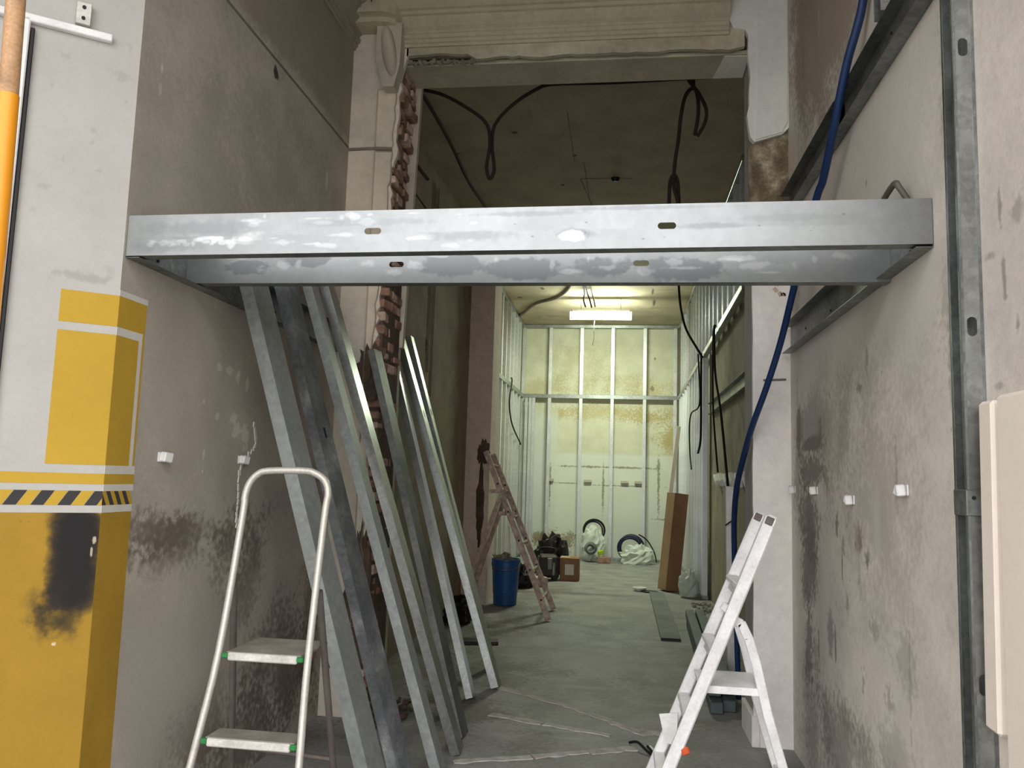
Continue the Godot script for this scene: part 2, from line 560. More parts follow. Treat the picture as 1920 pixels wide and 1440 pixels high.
	for q in [[0.71, 1.785, 0.022, 0.022], [0.80, 1.78, 0.026, 0.022], [0.88, 1.765, 0.024, 0.03], [0.97, 1.745, 0.018, 0.035], [0.86, 1.58, 0.05, 0.03], [0.90, 1.53, 0.05, 0.05], [0.98, 1.52, 0.05, 0.07], [0.72, 1.58, 0.015, 0.015], [0.63, 1.42, 0.01, 0.02], [1.33, 1.72, 0.03, 0.05], [1.41, 1.72, 0.02, 0.03], [0.63, 1.35, 0.008, 0.01], [0.13, 2.80, 0.01, 0.02], [0.13, 2.72, 0.01, 0.025], [1.78, 3.0, 0.018, 0.05], [0.60, 1.63, 0.01, 0.012]]:
		st_l.append([q[0], q[1], q[2], q[3], chip, 0.75, 0.35, 0.7])
	st_l.append([1.05, 3.255, 0.03, 0.035, Color(0.10, 0.09, 0.08), 0.95, 0.3, 0.4])   # knot of black filler
	st_l.append([1.0, 3.9, 1.4, 0.56, Color(0.55, 0.51, 0.44), 0.7, 0.1, 0.05, 1])   # browner plaster above the groove
	st_l.append([1.0, 2.75, 0.9, 0.45, Color(0.62, 0.59, 0.52), 0.4, 0.8, 0.9])
	st_l.append([0.3, 2.4, 0.35, 0.4, Color(0.72, 0.70, 0.64), 0.35, 0.8, 0.9])
	st_l.append([0.55, 0.6, 0.4, 0.35, Color(0.78, 0.76, 0.73), 0.5, 0.8, 0.8])
	st_l.append([0.5, 1.7, 0.5, 0.35, Color(0.76, 0.72, 0.67), 0.35, 0.8, 0.8])
	var lim := surface_tex(2.13, 4.3, 230.0, Color(0.70, 0.67, 0.625), 51, 0.075, 0.05, st_l)
	var wl := setting("wall_left", "taupe plastered side wall of the front room", null, "wall")
	var lm := tex_mat(lim, 0.93)
	begin()   # below and above a real horizontal groove at 3.32 m
	var zz0 := -2.49
	var zz1 := -4.62
	_wall_strip(V(-1.675, 0, zz0), V(-1.675, 0, zz1), 0.0, 3.312, 4.3, V(1, 0, 0))
	_wall_strip(V(-1.675, 0, zz0), V(-1.675, 0, zz1), 3.328, 4.3, 4.3, V(1, 0, 0))
	quad(V(-1.675, 3.312, zz0), V(-1.675, 3.312, zz1), V(-1.69, 3.312, zz1), V(-1.69, 3.312, zz0), V(0, 1, 0))
	quad(V(-1.675, 3.328, zz0), V(-1.675, 3.328, zz1), V(-1.69, 3.328, zz1), V(-1.69, 3.328, zz0), V(0, -1, 0))
	quad(V(-1.69, 3.312, zz0), V(-1.69, 3.312, zz1), V(-1.69, 3.328, zz1), V(-1.69, 3.328, zz0), V(1, 0, 0))
	span(-1.95, -1.691, 0, 4.3, -4.62, -2.75)
	put("plaster_face", lm, wl)
	# chased crack in the wall: a ragged ridge of broken plaster beside a slot
	begin()
	rng.seed = 9
	var crack := []
	for p in [[1.06, 1.57], [1.10, 1.50], [1.07, 1.44], [0.99, 1.40], [0.95, 1.33], [0.96, 1.24], [0.955, 1.15], [0.975, 1.07], [0.985, 0.98], [0.98, 0.92]]:
		crack.append(V(-1.6745, p[1] + rng.randf_range(-0.01, 0.01), -2.49 - p[0]))
	var cp := smooth(crack, 3)
	for i in cp.size() - 1:
		var c := (cp[i] + cp[i + 1]) * 0.5
		box(c, V(0.006, cp[i].distance_to(cp[i + 1]) * 0.9, rng.randf_range(0.006, 0.02)), Basis.from_euler(V(rng.randf_range(-0.4, 0.4), 0, 0)))
	put("broken_plaster", M.plaster_white, wl)
	# ---- pillar beside it, with a splayed white face
	var pf := V(-0.8, 0, 0.6)
	var pn := V(0.6, 0, 0.8)
	var P0 := V(-1.675, 0, -2.49)
	var pst := []
	pst.append([0.08, 1.975, 0.10, 0.022, Color(0.60, 0.59, 0.57), 0.6, 0.5, 0.9])
	pst.append([0.03, 2.0, 0.03, 0.03, Color(0.66, 0.65, 0.63), 0.5, 0.6, 0.9])
	for i in 14:
		pst.append([rng.randf_range(0.02, 0.28), rng.randf_range(2.0, 2.8), rng.randf_range(0.003, 0.02), rng.randf_range(0.003, 0.02), Color(0.6, 0.58, 0.55), 0.35, 0.6, 0.9])
	var pim := surface_tex(0.8, 4.3, 230.0, Color(0.725, 0.72, 0.70), 61, 0.025, 0.02, pst)
	var wp := setting("wall_pillar", "white painted splayed pillar beside the taupe wall", null, "wall")
	begin()
	var far := P0 + pf * 0.8
	quad(V(P0.x, 0, P0.z), V(far.x, 0, far.z), V(far.x, 4.3, far.z), V(P0.x, 4.3, P0.z), pn)
	put("plaster_face", tex_mat(pim, 0.85), wp)
	begin()
	prism(PackedVector2Array([Vector2(P0.x - 0.0005, P0.z - 0.0002), Vector2(far.x - 0.0008, far.z - 0.001), Vector2(far.x, -2.75), Vector2(P0.x - 0.0005, -2.75)]), 4.3, Transform3D.IDENTITY)
	put("core", M.plaster_white, wp)
	# the painted yellow dado, panel and hazard stripes: thin coats of paint
	var yst := []
	for i in 26:   # sprayed black blotch with drips of overspray
		var t := i / 25.0
		yst.append([0.065 + 0.03 * sin(i * 1.7), 1.2 - 0.27 * t, 0.068 - 0.014 * t, 0.05, Color(0.09, 0.08, 0.09), 0.8, 0.5, 0.12])
	for i in 20:
		yst.append([0.10 + rng.randf_range(-0.06, 0.07), 0.93 + rng.randf_range(-0.08, 0.05), 0.035, 0.05, Color(0.15, 0.13, 0.11), 0.3, 1.0, 0.5])
	for q in [[0.012, 1.12, 0.006, 0.012], [0.017, 1.08, 0.004, 0.016], [0.1, 0.80, 0.008, 0.006]]:
		yst.append([q[0], q[1], q[2], q[3], Color(0.85, 0.80, 0.72), 0.95, 0.3, 0.6])
	for q in [[0.22, 1.18, 0.006, 0.004], [0.2, 1.178, 0.005, 0.004]]:
		yst.append([q[0], q[1], q[2], q[3], Color(0.5, 0.4, 0.15), 0.7, 0.5, 0.5])
	var yim := surface_tex(0.4, 1.206, 420.0, Color(0.65, 0.51, 0.15), 71, 0.03, 0.03, yst)
	_paint(wp, P0, pf, pn, 0.0, 0.4, 0.0, 1.206, tex_mat(yim, 0.8), "yellow_dado")
	_paint(wp, P0, pf, pn, 0.0, 0.172, 1.82, 1.925, M.yellow, "yellow_band")
	_paint(wp, P0, pf, pn, 0.0, 0.172, 1.36, 1.792, M.yellow, "yellow_panel")
	_paint(wp, P0, pf, pn, 0.0, 0.4, 1.298, 1.332, M.yellow, "yellow_line")
	for k in 6:
		_stripe(wp, P0, pf, pn, 0.4 - k * 0.075 - 0.01, 0.036, M.stripe_black, 0.0)
		_stripe(wp, P0, pf, pn, 0.4 - k * 0.075 - 0.047, 0.036, M.yellow, 0.0)
	# the same paint carried round the corner on to the side wall
	var q0 := V(-1.675, 0, -2.49)
	var qd := V(0, 0, -1)
	var qn := V(1, 0, 0)
	_paint(wl, q0, qd, qn, 0.0, 0.165, 0.0, 1.206, grained(Color(0.66, 0.52, 0.15), 72, 0.05, 0.8), "yellow_dado")
	_paint(wl, q0, qd, qn, 0.0, 0.165, 1.206, 1.23, M.stripe_white, "white_line")
	_paint(wl, q0, qd, qn, 0.0, 0.165, 1.276, 1.298, M.stripe_white, "white_line")
	_paint(wl, q0, qd, qn, 0.0, 0.165, 1.298, 1.332, M.yellow, "yellow_line")
	_paint(wl, q0, qd, qn, 0.0, 0.165, 1.332, 1.36, M.stripe_white, "white_line")
	_paint(wl, q0, qd, qn, 0.0, 0.128, 1.36, 1.792, M.yellow, "yellow_panel")
	_paint(wl, q0, qd, qn, 0.128, 0.148, 1.36, 1.82, M.stripe_white, "white_line")
	_paint(wl, q0, qd, qn, 0.0, 0.128, 1.792, 1.82, M.stripe_white, "white_line")
	_paint(wl, q0, qd, qn, 0.148, 0.16, 1.36, 1.82, M.yellow, "yellow_edge")
	_paint(wl, q0, qd, qn, 0.0, 0.16, 1.82, 1.925, M.yellow, "yellow_band")
	_paint(wl, q0, qd, qn, 0.0, 0.165, 1.925, 1.945, M.stripe_white, "white_line")
	for k in 4:
		_stripe(wl, q0, qd, qn, k * 0.043, 0.022, M.stripe_black, 0.165)
		_stripe(wl, q0, qd, qn, k * 0.043 + 0.022, 0.021, M.yellow, 0.165)
	# the front room goes on to the left of the pillar
	begin()
	span(-6.2, far.x - 0.001, 0, 4.3, far.z - 0.25, far.z)
	setting("wall_left", "white front wall beyond the pillar", M.plaster_white, "wall")
	begin()
	span(-6.35, -6.2, 0, 4.3, -2.3, -0.8)
	setting("wall_far_left", "plain white end wall of the front room", M.plaster_white, "wall")
	# ---- right wall, from the street to the partition
	var rs := []
	var warm := Color(0.62, 0.585, 0.54)
	var rdk := Color(0.46, 0.435, 0.40)
	var light := Color(0.84, 0.82, 0.79)
	# u = metres from z = -4.62 towards the street
	for q in [[1.15, 2.55, 1.05, 0.72, Color(0.82, 0.81, 0.77), 0.55, 0.10, 0.22, 1], [0.45, 1.62, 0.34, 0.18, warm, 0.5, 0.5, 0.5], [0.22, 1.66, 0.06, 0.13, rdk, 0.8, 0.4, 0.4], [0.52, 1.565, 0.24, 0.045, rdk, 0.85, 0.3, 0.4], [0.66, 1.62, 0.05, 0.06, rdk, 0.8, 0.3, 0.5], [0.47, 1.68, 0.2, 0.075, Color(0.74, 0.735, 0.71), 0.85, 0.25, 0.2, 1],
			[0.50, 1.43, 0.30, 0.11, rdk, 0.8, 0.4, 0.5], [0.42, 1.2, 0.24, 0.2, rdk, 0.8, 0.45, 0.5], [0.40, 0.95, 0.17, 0.3, rdk, 0.8, 0.45, 0.5], [0.40, 0.65, 0.10, 0.25, rdk, 0.75, 0.45, 0.6], [0.08, 1.1, 0.08, 0.35, light, 0.6, 0.5, 0.6], [0.74, 0.85, 0.09, 0.35, light, 0.7, 0.5, 0.5], [0.82, 0.72, 0.05, 0.12, rdk, 0.6, 0.5, 0.5],
			[1.27, 1.17, 0.05, 0.06, rdk, 0.85, 0.5, 0.7], [1.38, 1.10, 0.03, 0.05, rdk, 0.85, 0.5, 0.7], [1.03, 1.04, 0.014, 0.08, rdk, 0.9, 0.5, 0.4], [0.90, 0.68, 0.018, 0.10, rdk, 0.85, 0.5, 0.4], [1.6, 0.66, 0.06, 0.07, rdk, 0.6, 0.6, 0.8], [1.45, 0.86, 0.05, 0.04, rdk, 0.6, 0.6, 0.8],
			[0.95, 1.2, 0.03, 0.06, rdk, 0.8, 0.5, 0.7], [1.05, 1.12, 0.02, 0.05, rdk, 0.5, 0.5, 0.7],
			[0.6, 0.65, 0.015, 0.09, rdk, 0.8, 0.6, 0.4], [1.1, 0.9, 0.03, 0.04, rdk, 0.6, 0.7, 0.7], [1.3, 0.65, 0.05, 0.08, rdk, 0.5, 0.7, 0.8], [1.05, 0.45, 0.25, 0.08, rdk, 0.35, 0.8, 0.9], [1.65, 0.5, 0.2, 0.1, rdk, 0.3, 0.8, 0.9],
			[1.0, 0.35, 0.5, 0.22, rdk, 0.45, 0.8, 0.8], [1.6, 0.75, 0.3, 0.3, light, 0.4, 0.8, 0.8], [0.45, 0.25, 0.3, 0.3, rdk, 0.4, 0.8, 0.8], [1.95, 0.42, 0.12, 0.1, rdk, 0.45, 0.8, 0.8],
			[0.85, 2.1, 0.7, 0.35, light, 0.45, 0.6, 0.5], [1.75, 2.25, 0.5, 0.6, light, 0.35, 0.7, 0.7], [0.8, 1.6, 0.5, 0.35, warm, 0.35, 0.8, 0.8], [1.5, 1.4, 0.5, 0.5, warm, 0.3, 0.8, 0.8], [0.9, 3.7, 0.9, 0.7, Color(0.56, 0.50, 0.44), 0.75, 0.3, 0.25],
			[1.3, 1.745, 0.05, 0.02, rdk, 0.6, 0.6, 0.7], [0.86, 1.77, 0.02, 0.05, rdk, 0.5, 0.6, 0.7], [1.42, 1.85, 0.02, 0.05, rdk, 0.5, 0.6, 0.7], [0.9, 2.42, 0.012, 0.012, Color(0.1, 0.1, 0.1), 0.9, 0.4, 0.2], [0.25, 3.25, 0.02, 0.03, light, 0.9, 0.4, 0.6], [0.5, 3.0, 0.05, 0.03, warm, 0.5, 0.6, 0.8],
			[2.63, 2.02, 0.035, 0.04, rdk, 0.4, 0.6, 0.8], [2.55, 1.88, 0.012, 0.06, rdk, 0.6, 0.6, 0.8], [2.60, 1.75, 0.03, 0.05, light, 0.8, 0.4, 0.3], [2.61, 1.75, 0.012, 0.02, rdk, 0.7, 0.5, 0.6], [2.54, 2.05, 0.012, 0.05, rdk, 0.6, 0.5, 0.6], [2.50, 1.62, 0.03, 0.012, rdk, 0.4, 0.6, 0.6], [2.48, 1.95, 0.03, 0.012, rdk, 0.5, 0.6, 0.6]]:
		rs.append(q)
	rng.seed = 88
	for i in 40:
		rs.append([rng.randf_range(0.1, 2.3), rng.randf_range(0.2, 3.8), rng.randf_range(0.01, 0.12), rng.randf_range(0.03, 0.25), rdk if i % 2 else light, rng.randf_range(0.2, 0.5), 0.6, 0.9])
	for i in 30:
		rs.append([rng.randf_range(0.1, 2.7), rng.randf_range(0.2, 3.0), 0.007, 0.012, rdk if i % 3 else light, 0.6, 0.5, 0.8])
	var rim := surface_tex(3.2, 4.3, 230.0, Color(0.83, 0.80, 0.765), 81, 0.07, 0.04, rs)
	var wr := setting("wall_right", "grey plastered right-hand wall with smears of filler", null, "wall")
	begin()
	_wall_strip(V(0.905, 0, -4.62), V(0.905, 0, -1.42), 0.0, 4.3, 4.3, V(-1, 0, 0))
	span(0.9051, 1.15, 0, 4.3, -4.62, -1.42)
	put("plaster_face", tex_mat(rim, 0.93), wr)
	begin()
	span(0.905, 1.15, 0, 4.3, -1.42, -0.8)
	put("near_face", M.plaster, wr)
	# ---- ceiling of the front room and the shop front behind the camera
	begin()
	span(-6.35, 1.15, 4.26, 4.4, -4.95, -0.8)
	setting("ceiling", "dull beige plaster ceiling of the front room", M.ceiling, "ceiling")
	begin()
	span(-6.35, 6.0, 4.2, 7.0, -0.8, -0.5)
	span(-9.0, -2.6, 0, 7.0, -0.8, -0.5)
	span(0.905, 6.0, 0, 4.2, -0.8, -0.5)
	setting("wall_front", "shop front wall around the open street entrance", M.plaster_white, "wall")
	begin()
	span(-30, 30, -0.2, -0.02, -0.8, 26)
	setting("floor_street", "pale street paving outside the open shop front", M.pavement, "ground")

func _flip(im: Image) -> Image:
	im.flip_y()
	return im

func _wall_strip(a: Vector3, b: Vector3, y0: float, y1: float, full: float, out: Vector3) -> void:
	var n := out
	var v0 := 1.0 - y0 / full
	var v1 := 1.0 - y1 / full
	var p := [V(a.x, y0, a.z), V(b.x, y0, b.z), V(b.x, y1, b.z), V(a.x, y1, a.z)]
	var uv := [Vector2(0, v0), Vector2(1, v0), Vector2(1, v1), Vector2(0, v1)]
	tri(p[0], p[1], p[2], n, n, n, uv[0], uv[1], uv[2])
	tri(p[0], p[2], p[3], n, n, n, uv[0], uv[2], uv[3])

func _paint(parent: Node, o: Vector3, d: Vector3, n: Vector3, s0: float, s1: float, y0: float, y1: float, m: Material, called: String) -> void:
	begin()
	var t := n * 0.0012
	var a := o + d * s0
	var b := o + d * s1
	var P := [a + V(0, y0, 0), b + V(0, y0, 0), b + V(0, y1, 0), a + V(0, y1, 0)]
	quad(P[0] + t, P[1] + t, P[2] + t, P[3] + t, n)
	for i in 4:
		var j := (i + 1) % 4
		quad(P[i], P[j], P[j] + t, P[i] + t, (P[i] + P[j]) * 0.5 - (P[0] + P[2]) * 0.5)
	put(called, m, parent)

func _stripe(parent: Node, o: Vector3, d: Vector3, n: Vector3, s: float, w: float, m: Material, lim: float) -> void:
	# slanting hazard stripe between 1.23 and 1.276 m, clipped to the painted length
	var top: float = lim if lim > 0.0 else 0.4
	var poly := PackedVector2Array([Vector2(s, 1.23), Vector2(s + w, 1.23), Vector2(s + w - 0.028, 1.276), Vector2(s - 0.028, 1.276)])
	var r := Geometry2D.intersect_polygons(poly, PackedVector2Array([Vector2(0, 1.2), Vector2(top, 1.2), Vector2(top, 1.3), Vector2(0, 1.3)]))
	if r.is_empty(): return
	begin()
	var p: PackedVector2Array = r[0]
	var idx := Geometry2D.triangulate_polygon(p)
	var t := n * 0.0012
	for k in range(0, idx.size(), 3):
		var q := []
		for e in 3:
			q.append(o + d * p[idx[k + e]].x + V(0, p[idx[k + e]].y, 0) + t)
		tri(q[0], q[1], q[2], n, n, n)
	for i in p.size():
		var a := o + d * p[i].x + V(0, p[i].y, 0)
		var b := o + d * p[(i + 1) % p.size()].x + V(0, p[(i + 1) % p.size()].y, 0)
		quad(a, b, b + t, a + t, n)
	put("hazard_stripe", m, parent)

func ragged(x: float, y0: float, y1: float, step: float, amp: float, slope := 0.0) -> Array:
	var r := []
	var y := y0
	while y < y1:
		r.append(Vector2(x + slope * (y - y0) + rng.randf_range(-amp, amp), y))
		y += step * rng.randf_range(0.6, 1.4)
	r.append(Vector2(x + slope * (y1 - y0), y1))
	return r

func shell_partition() -> void:
	rng.seed = 300
	# ---- left pier: brick core, bricks showing along the broken edge, plaster skin in front
	var wl := setting("wall_partition_left", "pale plaster pilaster left of the opening with broken brick edge", null, "wall")
	begin()
	prism(PackedVector2Array([Vector2(-1.675, -4.94), Vector2(-1.40, -4.94), Vector2(-1.415, -4.63), Vector2(-1.675, -4.63)]), 4.26, Transform3D.IDENTITY)
	put("core", M.mortar, wl)
	var y := 0.02
	var k := 0
	while y < 3.86:
		var hgt := rng.randf_range(0.045, 0.07)
		var slant := lerpf(-1.415, -1.36, clampf((y - 2.2) / 1.6, 0, 1))
		var right := slant + rng.randf_range(-0.012, 0.016)
		for zz in 3:
			begin()
			var z0 := -4.612 - zz * 0.115 + rng.randf_range(-0.006, 0.004)
			var x1 := right + rng.randf_range(-0.01, 0.012)
			var b := Basis.from_euler(V(rng.randf_range(-0.05, 0.05), rng.randf_range(-0.15, 0.15), rng.randf_range(-0.06, 0.06)))
			box(V(x1 - 0.06, y + hgt * 0.5, z0 - 0.052), V(0.12, hgt * 0.82, 0.104), b, 0.006)
			put("brick", M.brick if (k + zz) % 3 else M.brick_pale, wl)
		y += hgt + rng.randf_range(0.006, 0.014)
		k += 1
	# rear jamb plaster, smooth
	begin()
	prism(PackedVector2Array([Vector2(-1.675, -4.99), Vector2(-1.35, -4.99), Vector2(-1.35, -4.945), Vector2(-1.675, -4.945)]), 1.75, Transform3D(Basis(V(1, 0, 0), V(0.03, 1, 0), V(0, 0, 1)), V(-0.03 * 1.0, 2.15, 0)))
	prism(PackedVector2Array([Vector2(-1.675, -4.99), Vector2(-1.40, -4.99), Vector2(-1.40, -4.945), Vector2(-1.675, -4.945)]), 2.15, Transform3D.IDENTITY)
	put("rear_plaster", M.plaster, wl)
	# front plaster skin with a ragged edge and a raised strip
	begin()
	var e := [Vector2(-1.675, 0.0)]
	e.append_array(ragged(-1.455, 0.0, 1.55, 0.06, 0.018))
	e.append_array(ragged(-1.50, 1.6, 1.95, 0.05, 0.022))      # the torn patch
	e.append_array(ragged(-1.455, 2.0, 3.2, 0.05, 0.014, 0.055))
	e.append_array(ragged(-1.38, 3.22, 3.80, 0.04, 0.012, 0.035))
	e.append(Vector2(-1.33, 3.90)); e.append(Vector2(-1.33, 4.26)); e.append(Vector2(-1.675, 4.26))
	slab_poly(PackedVector2Array(e), -4.632, -4.60)
	var skin_l := put("plaster_skin", grained(Color(0.84, 0.81, 0.75), 301, 0.07, 0.92, 0.0, 0.7), wl)
	begin()
	var e2 := [Vector2(-1.505, 0.5)]
	e2.append_array(ragged(-1.46, 0.5, 1.5, 0.07, 0.01))
	e2.append_array(ragged(-1.50, 1.6, 1.95, 0.05, 0.006))
	e2.append_array(ragged(-1.465, 2.0, 3.2, 0.05, 0.01, 0.055))
	e2.append_array(ragged(-1.40, 3.22, 3.68, 0.04, 0.008, 0.02))
	e2.append(Vector2(-1.505, 3.68))
	slab_poly(PackedVector2Array(e2), -4.6, -4.575)
	put("raised_strip", grained(Color(0.86, 0.83, 0.77), 302, 0.06, 0.9, 0.0, 0.7), wl)
	begin()   # torn dark patch of bare mortar, and a crack round the pilaster at 3.33 m
	blob(V(-1.475, 1.93, -4.60), V(0.085, 0.15, 0.022), 0.9, 8, 26)
	blob(V(-1.47, 0.75, -4.60), V(0.05, 0.25, 0.018), 0.9, 9, 22)
	blob(V(-1.53, 0.42, -4.60), V(0.09, 0.2, 0.016), 0.9, 19, 22)
	put("bare_mortar", M.mortar, wl)
	begin()
	box(V(-1.59, 3.31, -4.597), V(0.17, 0.016, 0.012), Basis.from_euler(V(0, 0, 0.02)))
	box(V(-1.45, 3.30, -4.574), V(0.10, 0.018, 0.010), Basis.from_euler(V(0, 0, -0.05)))
	put("seam", M.plaster_dark, wl)
	# carved block at the head of the pilaster with a scooped hollow
	var cs := CSGCombiner3D.new()
	cs.name = "pilaster_head"
	wl.add_child(cs, true)
	var cb := CSGPolygon3D.new()
	cb.polygon = PackedVector2Array([Vector2(-1.505, 3.84), Vector2(-1.47, 3.72), Vector2(-1.455, 3.66), Vector2(-1.385, 3.66), Vector2(-1.355, 3.80), Vector2(-1.35, 4.06), Vector2(-1.505, 4.06)])
	cb.depth = 0.10
	cb.position = V(0, 0, -4.51)
	cb.material = M.plaster
	cs.add_child(cb)
	var sp := CSGSphere3D.new()
	sp.operation = CSGShape3D.OPERATION_SUBTRACTION
	sp.radius = 1.0
	sp.radial_segments = 28
	sp.rings = 18
	sp.transform = Transform3D(Basis.from_euler(V(0.06, 0, 0.17)).scaled_local(V(0.045, 0.165, 0.075)), V(-1.425, 3.885, -4.505))
	sp.material = M.plaster
	cs.add_child(sp)
	# ---- right pier
	var wr := setting("wall_partition_right", "white pilaster right of the opening", null, "wall")
	begin()
	span(0.712, 0.905, 0, 4.26, -4.95, -4.625)
	put("core", grained(Color(0.62, 0.61, 0.60), 310, 0.05, 0.9), wr)
	begin()
	var r := [Vector2(0.905, 0.0)]
	r.append(Vector2(0.905, 2.68))
	var left := ragged(0.705, 0.0, 2.68, 0.12, 0.004)
	left.reverse()
	for p in left: r.append(p)
	slab_poly(PackedVector2Array(r), -4.63, -4.60)
	put("white_plaster", M.plaster_white, wr)
	begin()
	r = [Vector2(0.905, 2.68), Vector2(0.905, 3.30), Vector2(0.89, 3.34), Vector2(0.70, 3.28)]
	left = ragged(0.688, 2.68, 3.27, 0.05, 0.012)
	left.reverse()
	for p in left: r.append(p)
	slab_poly(PackedVector2Array(r), -4.63, -4.61)
	var bst := []
	put("stained_plaster", grained(Color(0.50, 0.45, 0.37), 312, 0.26, 0.95, 0.0, 2.2, 0.0, Color(0.78, 0.73, 0.66, 0.7)), wr)
	begin()   # white upper coat, thicker, with a dip along the middle
	r = [Vector2(0.715, 3.29), Vector2(0.87, 3.335), Vector2(0.905, 3.37), Vector2(0.905, 4.26), Vector2(0.57, 4.26), Vector2(0.566, 4.05), Vector2(0.60, 3.98), Vector2(0.668, 3.965)]
	left = ragged(0.684, 3.32, 3.93, 0.06, 0.012)
	left.reverse()
	for p in left: r.append(p)
	slab_poly(PackedVector2Array(r), -4.63, -4.585)
	put("white_upper_coat", grained(Color(0.92, 0.93, 0.91), 313, 0.04, 0.85, 0.0, 0.8), wr)
	begin()
	rng.seed = 41
	slab_poly(PackedVector2Array([Vector2(0.72, 3.30), Vector2(0.865, 3.34), Vector2(0.895, 3.40), Vector2(0.90, 4.26), Vector2(0.735, 4.26), Vector2(0.735, 3.6)]), -4.585, -4.575)
	put("white_strip", grained(Color(0.92, 0.93, 0.91), 313, 0.04, 0.85, 0.0, 0.8), wr)
	begin()
	for i in 16:
		var yy := rng.randf_range(2.4, 2.56)
		box(V(0.845 + rng.randf_range(-0.03, 0.03), yy, -4.6), V(rng.randf_range(0.008, 0.03), rng.randf_range(0.01, 0.035), 0.006), Basis.from_euler(V(0, 0, rng.randf_range(-1, 1))))
	put("chipped_patch", M.brick_pale, wr)
	begin()
	box(V(0.82, 1.935, -4.598), V(0.12, 0.012, 0.006), Basis.from_euler(V(0, 0, 0.05)))
	put("seam", M.plaster_dark, wr)
	begin()   # low plinth at the foot of the jamb
	span(0.693, 0.735, 0.0, 0.16, -4.965, -4.592, 0.004)
	put("plinth", M.plaster_white, wr)
	# ---- lintel over the opening
	var wt := setting("wall_lintel", "broken plaster lintel over the opening", null, "wall")
	begin()
	span(-1.40, 0.712, 3.885, 4.26, -4.94, -4.63)
	put("core", M.mortar, wt)
	begin()
	var low := []
	rng.seed = 77
	var x := -1.34
	while x < 0.56:
		var yy := 3.865 + rng.randf_range(-0.006, 0.006)
		if x < -0.93: yy = 3.90 + rng.randf_range(-0.012, 0.012)
		elif x < -0.4: yy = 3.865 + rng.randf_range(-0.01, 0.01)
		low.append(Vector2(x, yy))
		x += rng.randf_range(0.03, 0.07)
	low.append(Vector2(0.575, 3.855)); low.append(Vector2(0.665, 3.875)); low.append(Vector2(0.665, 4.26)); low.append(Vector2(-1.34, 4.26))
	slab_poly(PackedVector2Array(low), -4.632, -4.60)
	put("plaster_skin", grained(Color(0.74, 0.71, 0.63), 321, 0.10, 0.92, 0.0, 0.8, 0.0, Color(0.78, 0.76, 0.70, 0.5)), wt)
	begin()
	span(-1.40, 0.712, 3.858, 3.886, -4.95, -4.66, 0.004)
	put("soffit", grained(Color(0.74, 0.71, 0.63), 322, 0.09, 0.95, 0.0, 0.8), wt)
	begin()
	prism(PackedVector2Array([Vector2(0.52, -4.94), Vector2(0.70, -4.94), Vector2(0.70, -4.68), Vector2(0.56, -4.67), Vector2(0.545, -4.78)]), 0.004, Transform3D(Basis.IDENTITY, V(0, 3.8545, 0)))
	put("filler_patch", M.plaster_white, wt)
	begin()   # rough hacked ledge below the torn plaster
	for i in 34:
		var xx := -1.36 + i * 0.013
		box(V(xx, 3.868 + rng.randf_range(-0.006, 0.01), -4.64), V(0.02, rng.randf_range(0.01, 0.03), 0.03), Basis.from_euler(V(rng.randf(), rng.randf(), rng.randf())), 0.002)
	put("hacked_mortar", M.plaster_dark, wt)
	# ---- moulded cornice: over the lintel and along the left wall
	var prof := PackedVector2Array([Vector2(0, 3.945), Vector2(0.012, 3.945), Vector2(0.014, 3.962), Vector2(0.024, 3.966), Vector2(0.026, 3.985), Vector2(0.036, 3.99), Vector2(0.04, 4.012), Vector2(0.03, 4.02), Vector2(0.034, 4.034), Vector2(0.055, 4.05), Vector2(0.075, 4.075), Vector2(0.085, 4.10), Vector2(0.10, 4.105), Vector2(0.104, 4.125), Vector2(0.12, 4.13), Vector2(0.145, 4.155), Vector2(0.165, 4.19), Vector2(0.185, 4.195), Vector2(0.19, 4.26), Vector2(0, 4.26)])
	begin()
	prism(prof, 0.575 + 1.5, Transform3D(Basis(V(0, 0, 1), V(1, 0, 0), V(0, 1, 0)), V(-1.5, 0, -4.6)))
	setting("trim_1", "stepped plaster cornice above the lintel", grained(Color(0.76, 0.73, 0.65), 331, 0.10, 0.92, 0.0, 0.9, 0.0, Color(0.5, 0.47, 0.4, 0.5)), "cornice")
	begin()
	prism(prof, 2.11, Transform3D(Basis(V(1, 0, 0), V(0, 0, -1), V(0, 1, 0)), V(-1.675, 0, -2.49)))
	setting("trim_2", "stepped plaster cornice along the taupe left wall", grained(Color(0.60, 0.57, 0.50), 332, 0.09, 0.92, 0.0, 0.9), "cornice")
	# swelling block where the two cornices meet
	begin()
	var plan := PackedVector2Array([Vector2(-1.675, -4.6), Vector2(-1.675, -4.40), Vector2(-1.46, -4.40), Vector2(-1.41, -4.415), Vector2(-1.375, -4.45), Vector2(-1.355, -4.51), Vector2(-1.35, -4.6)])
	prism(plan, 0.10, Transform3D(Basis.IDENTITY, V(0, 4.075, 0)))
	var plan2 := PackedVector2Array()
	for p in plan: plan2.append(Vector2(-1.675 + (p.x + 1.675) * 1.10, -4.6 + (p.y + 4.6) * 1.16))
	prism(plan2, 0.085, Transform3D(Basis.IDENTITY, V(0, 4.175, 0)))
	var plan3 := PackedVector2Array()
	for p in plan: plan3.append(Vector2(-1.675 + (p.x + 1.675) * 0.94, -4.6 + (p.y + 4.6) * 0.72))
	prism(plan3, 0.03, Transform3D(Basis.IDENTITY, V(0, 4.045, 0)))
	setting("trim_3", "rounded plaster capital in the corner of the cornice", grained(Color(0.76, 0.73, 0.65), 331, 0.08, 0.92, 0.0, 0.9), "cornice")
